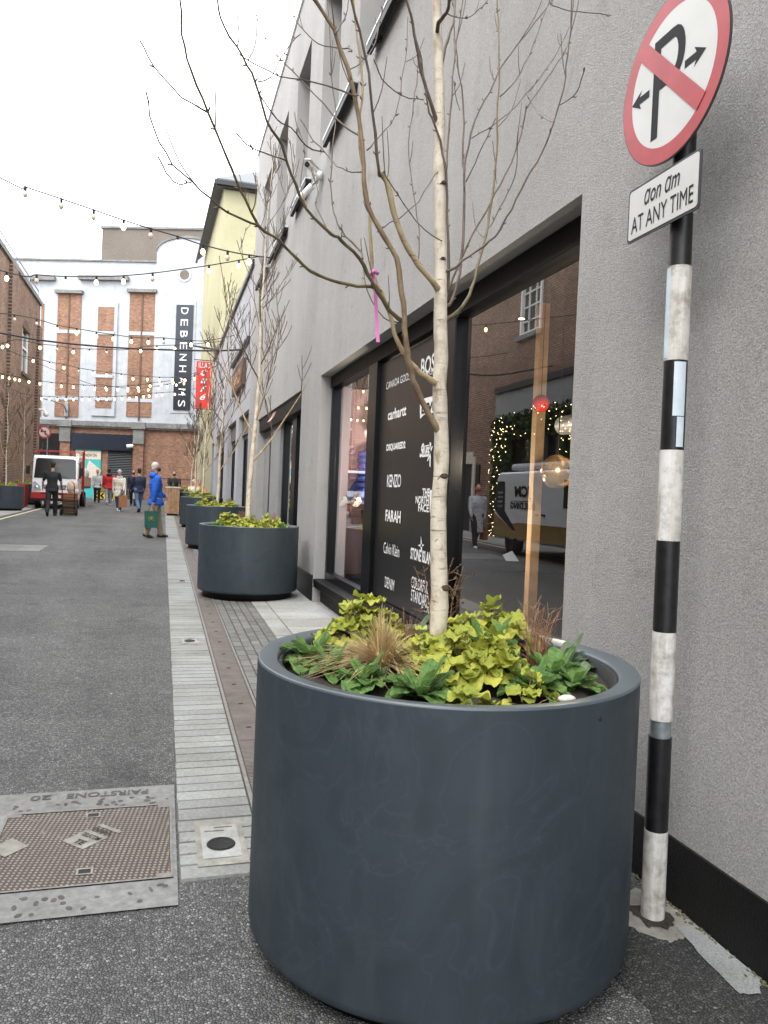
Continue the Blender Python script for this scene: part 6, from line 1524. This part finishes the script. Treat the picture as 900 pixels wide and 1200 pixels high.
# ------------------------------------------------------------------ festoon lights over the street
def festoon(pp, Y, bulbs, label, off=(), extl=True, r=.012, Y2=None):
    Y2 = Y if Y2 is None else Y2; n = len(pp)-1
    pts = [ony(px, py, Y+(Y2-Y)*i/n) for i, (px, py) in enumerate(pp)]
    if extl:
        d = pts[0]-pts[1]; k = (pts[0].x+6.3)/max(.01, -d.x) if d.x < 0 else 0
        if k > 0: pts = [Vector((-6.45, pts[0].y+d.y*k, pts[0].z+d.z*k+.25*min(k, 3)))] + pts
        d = pts[-1]-pts[-2]; k = (1.85-pts[-1].x)/max(.01, d.x)
        if k > 0: pts.append(Vector((1.86, pts[-1].y+d.y*k, pts[-1].z+d.z*k+.1*min(k, 3))))
    c = sum(pts, Vector())/len(pts); t = thing('festoon_lights', label, 'string lights', c, 0, 'festoon light strings across the street')
    P = spline(pts, 5); m = MB(); m.tube(P, r, 6); m.build('cable', 'cable_black', t, True)
    for i, px in enumerate(bulbs):
        # the cable point that passes through this bulb's place
        best = None
        for j in range(len(P)-1):
            for f in (0, .25, .5, .75):
                q = P[j].lerp(P[j+1], f); v = q-CAM; x = 450+FPX*v.dot(_r)/v.dot(_f); e = abs(x-px)
                if best is None or e < best[0]: best = (e, q)
        q = best[1]; m = MB(); m.tube([q+Vector((0, 0, .01)), q-Vector((0, 0, .07))], .022, 8); h = m.build('lamp_holder', 'rubber', t, True)
        m = MB(); m.ball(q-Vector((0, 0, .125)), (.042, .042, .058), 8, 6); b_ = m.build('bulb', 'bulb_off' if i in off else 'bulb_warm', t, True)
        b_.parent = h; CH[t.name].remove(b_); CH.setdefault(h.name, []).append(b_)
    return t
festoon([(0, 208), (30, 219), (72, 233), (110, 246), (145, 258), (177, 268), (208, 277), (238, 287), (280, 297), (325, 303)], 14.5, [30, 72, 110, 145, 177, 208, 238, 267, 291], 'nearest string of festoon bulbs, high across the street against the sky', (0, 1, 2, 4, 7))
festoon([(8, 319), (43, 322), (77, 324), (113, 324), (145, 323), (179, 320), (210, 316), (245, 311), (280, 305), (311, 299)], 17.2, [8, 43, 77, 113, 145, 179, 245, 280, 311], 'second string of festoon bulbs, level across the top of the white facade', (1, 5))
festoon([(-40, 362), (17, 369), (43, 374), (67, 381), (90, 385), (113, 389), (133, 392), (154, 395), (174, 396), (192, 396), (224, 399), (244, 399)], 23, [17, 43, 67, 90, 113, 133, 154, 174, 192, 224, 244], 'festoon string sloping down past the tops of the brick bays', (0, 1, 8))
festoon([(-20, 400), (3, 402), (20, 398), (47, 403), (67, 405), (86, 408), (105, 409), (125, 409), (145, 410), (165, 407), (184, 405), (215, 404), (250, 401)], 27, [3, 9, 47, 67, 86, 105, 125, 165, 184, 205], 'festoon string just under the thick black cable', (3, 6))
festoon([(20, 415), (39, 419), (58, 424), (75, 427), (92, 431), (109, 434), (125, 436), (142, 438), (156, 440), (173, 441), (187, 442), (202, 442), (217, 442), (228, 440)], 31, [39, 58, 75, 92, 109, 125, 142, 156, 173, 187, 202, 217, 228], 'festoon string sagging across the middle of the brick bays', (3,))
festoon([(-10, 436), (3, 438), (23, 442), (34, 444), (47, 446), (60, 448), (72, 449), (86, 450), (98, 451), (111, 452), (125, 453), (138, 453), (150, 452), (162, 451), (176, 449), (189, 447), (203, 445)], 33, [3, 11, 17, 23, 34, 47, 60, 72, 86, 98, 111, 125, 138, 150, 162, 176, 189, 203], 'densely lit festoon string above the white sill bands', ())
festoon([(30, 462), (49, 464), (67, 465), (86, 465), (105, 465), (125, 465), (143, 464), (160, 463), (175, 461), (190, 460), (205, 459), (222, 457)], 37, [49, 58, 67, 77, 86, 96, 105, 115, 125, 134, 143, 152, 160, 168, 175, 183, 190, 205, 214], 'lowest festoon string in front of the department store', ())
festoon([(100, 448), (120, 451), (150, 455), (165, 455), (181, 453), (197, 450), (214, 447), (224, 445)], 39, [111, 124, 150, 163, 174, 186, 196, 207, 216], 'short looking festoon string beyond, near the red banner', ())
pts = [ony(a_, b_2, 20) for a_, b_2 in ((-60, 381), (0, 390), (50, 399), (130, 407), (200, 410), (250, 411))]; pts = [Vector((-6.5, 20, pts[0].z+.4))] + pts + [Vector((1.88, 20, pts[-1].z+.1))]
m = MB(); m.tube(spline(pts, 4), .022, 8); o = m.build('overhead_cable', 'cable_black'); tag(o, 'thick black overhead cable across the street without bulbs', 'cable'); recenter(o, Vector((-2.3, 20, pts[3].z)))
# fill lights added behind the glass to brighten posts, pink board and mannequin
for i, (x, y, z, e) in enumerate(((2.5, 4.5, 1.8, 14), (2.4, 6.0, 1.3, 12), (2.2, 8.2, 1.9, 45))):
    l_ = bpy.data.lights.new('shop_fill', 'POINT'); l_.energy = e; l_.color = (1, .82, .62); l_.shadow_soft_size = .05
    o = bpy.data.objects.new('shop_fill', l_); COL.objects.link(o); o.location = (x, y, z)

# ------------------------------------------------------------------ pieces that are parts of their own
def explode(names):
    for o in list(COL.objects):
        if o.type != 'MESH' or o.name.split('.')[0] not in names: continue
        me = o.data; par = list(range(len(me.vertices)))
        def find(a):
            while par[a] != a: par[a] = par[par[a]]; a = par[a]
            return a
        for e in me.edges:
            a, b2 = find(e.vertices[0]), find(e.vertices[1])
            if a != b2: par[a] = b2
        groups = {}
        for p in me.polygons: groups.setdefault(find(p.vertices[0]), []).append(p)
        if len(groups) < 2 or len(groups) > 60: continue
        for ps_ in groups.values():
            ids = {}; vs = []; fs = []
            for p in ps_:
                f = []
                for v in p.vertices:
                    if v not in ids: ids[v] = len(vs); vs.append(tuple(me.vertices[v].co))
                    f.append(ids[v])
                fs.append(f)
            m2 = bpy.data.meshes.new(me.name); m2.from_pydata(vs, [], fs); m2.polygons.foreach_set('use_smooth', [p.use_smooth for p in ps_])
            for mt in me.materials: m2.materials.append(mt)
            m2.update(); q = o.copy(); q.data = m2; COL.objects.link(q)
        bpy.data.objects.remove(o)
EX = {'plinth', 'pilaster', 'badge', 'bay_hood', 'brick_bay', 'brick_panel', 'band_course', 'panel_sill', 'recess_panel', 'window', 'window_arch', 'shop_pillar', 'bay_rib', 'mirror_arm', 'wiper', 'side_window',
      'lug', 'dropside', 'clamp', 'knot', 'keyhole', 'door_post', 'roof_bar', 'ridge', 'edge_rail', 'grille_bar', 'chevron', 'fascia_panel', 'head_panel', 'ledge', 'emblem', 'keyhole_rim'}
explode(EX)
for o in COL.objects:
    if o.name.split('.')[0] in ('pock_mark', 'foliage', 'buds', 'blades') and o.parent and 'kind' not in o and o.name.split('.')[0] in ('pock_mark', 'buds'): o['kind'] = 'stuff'
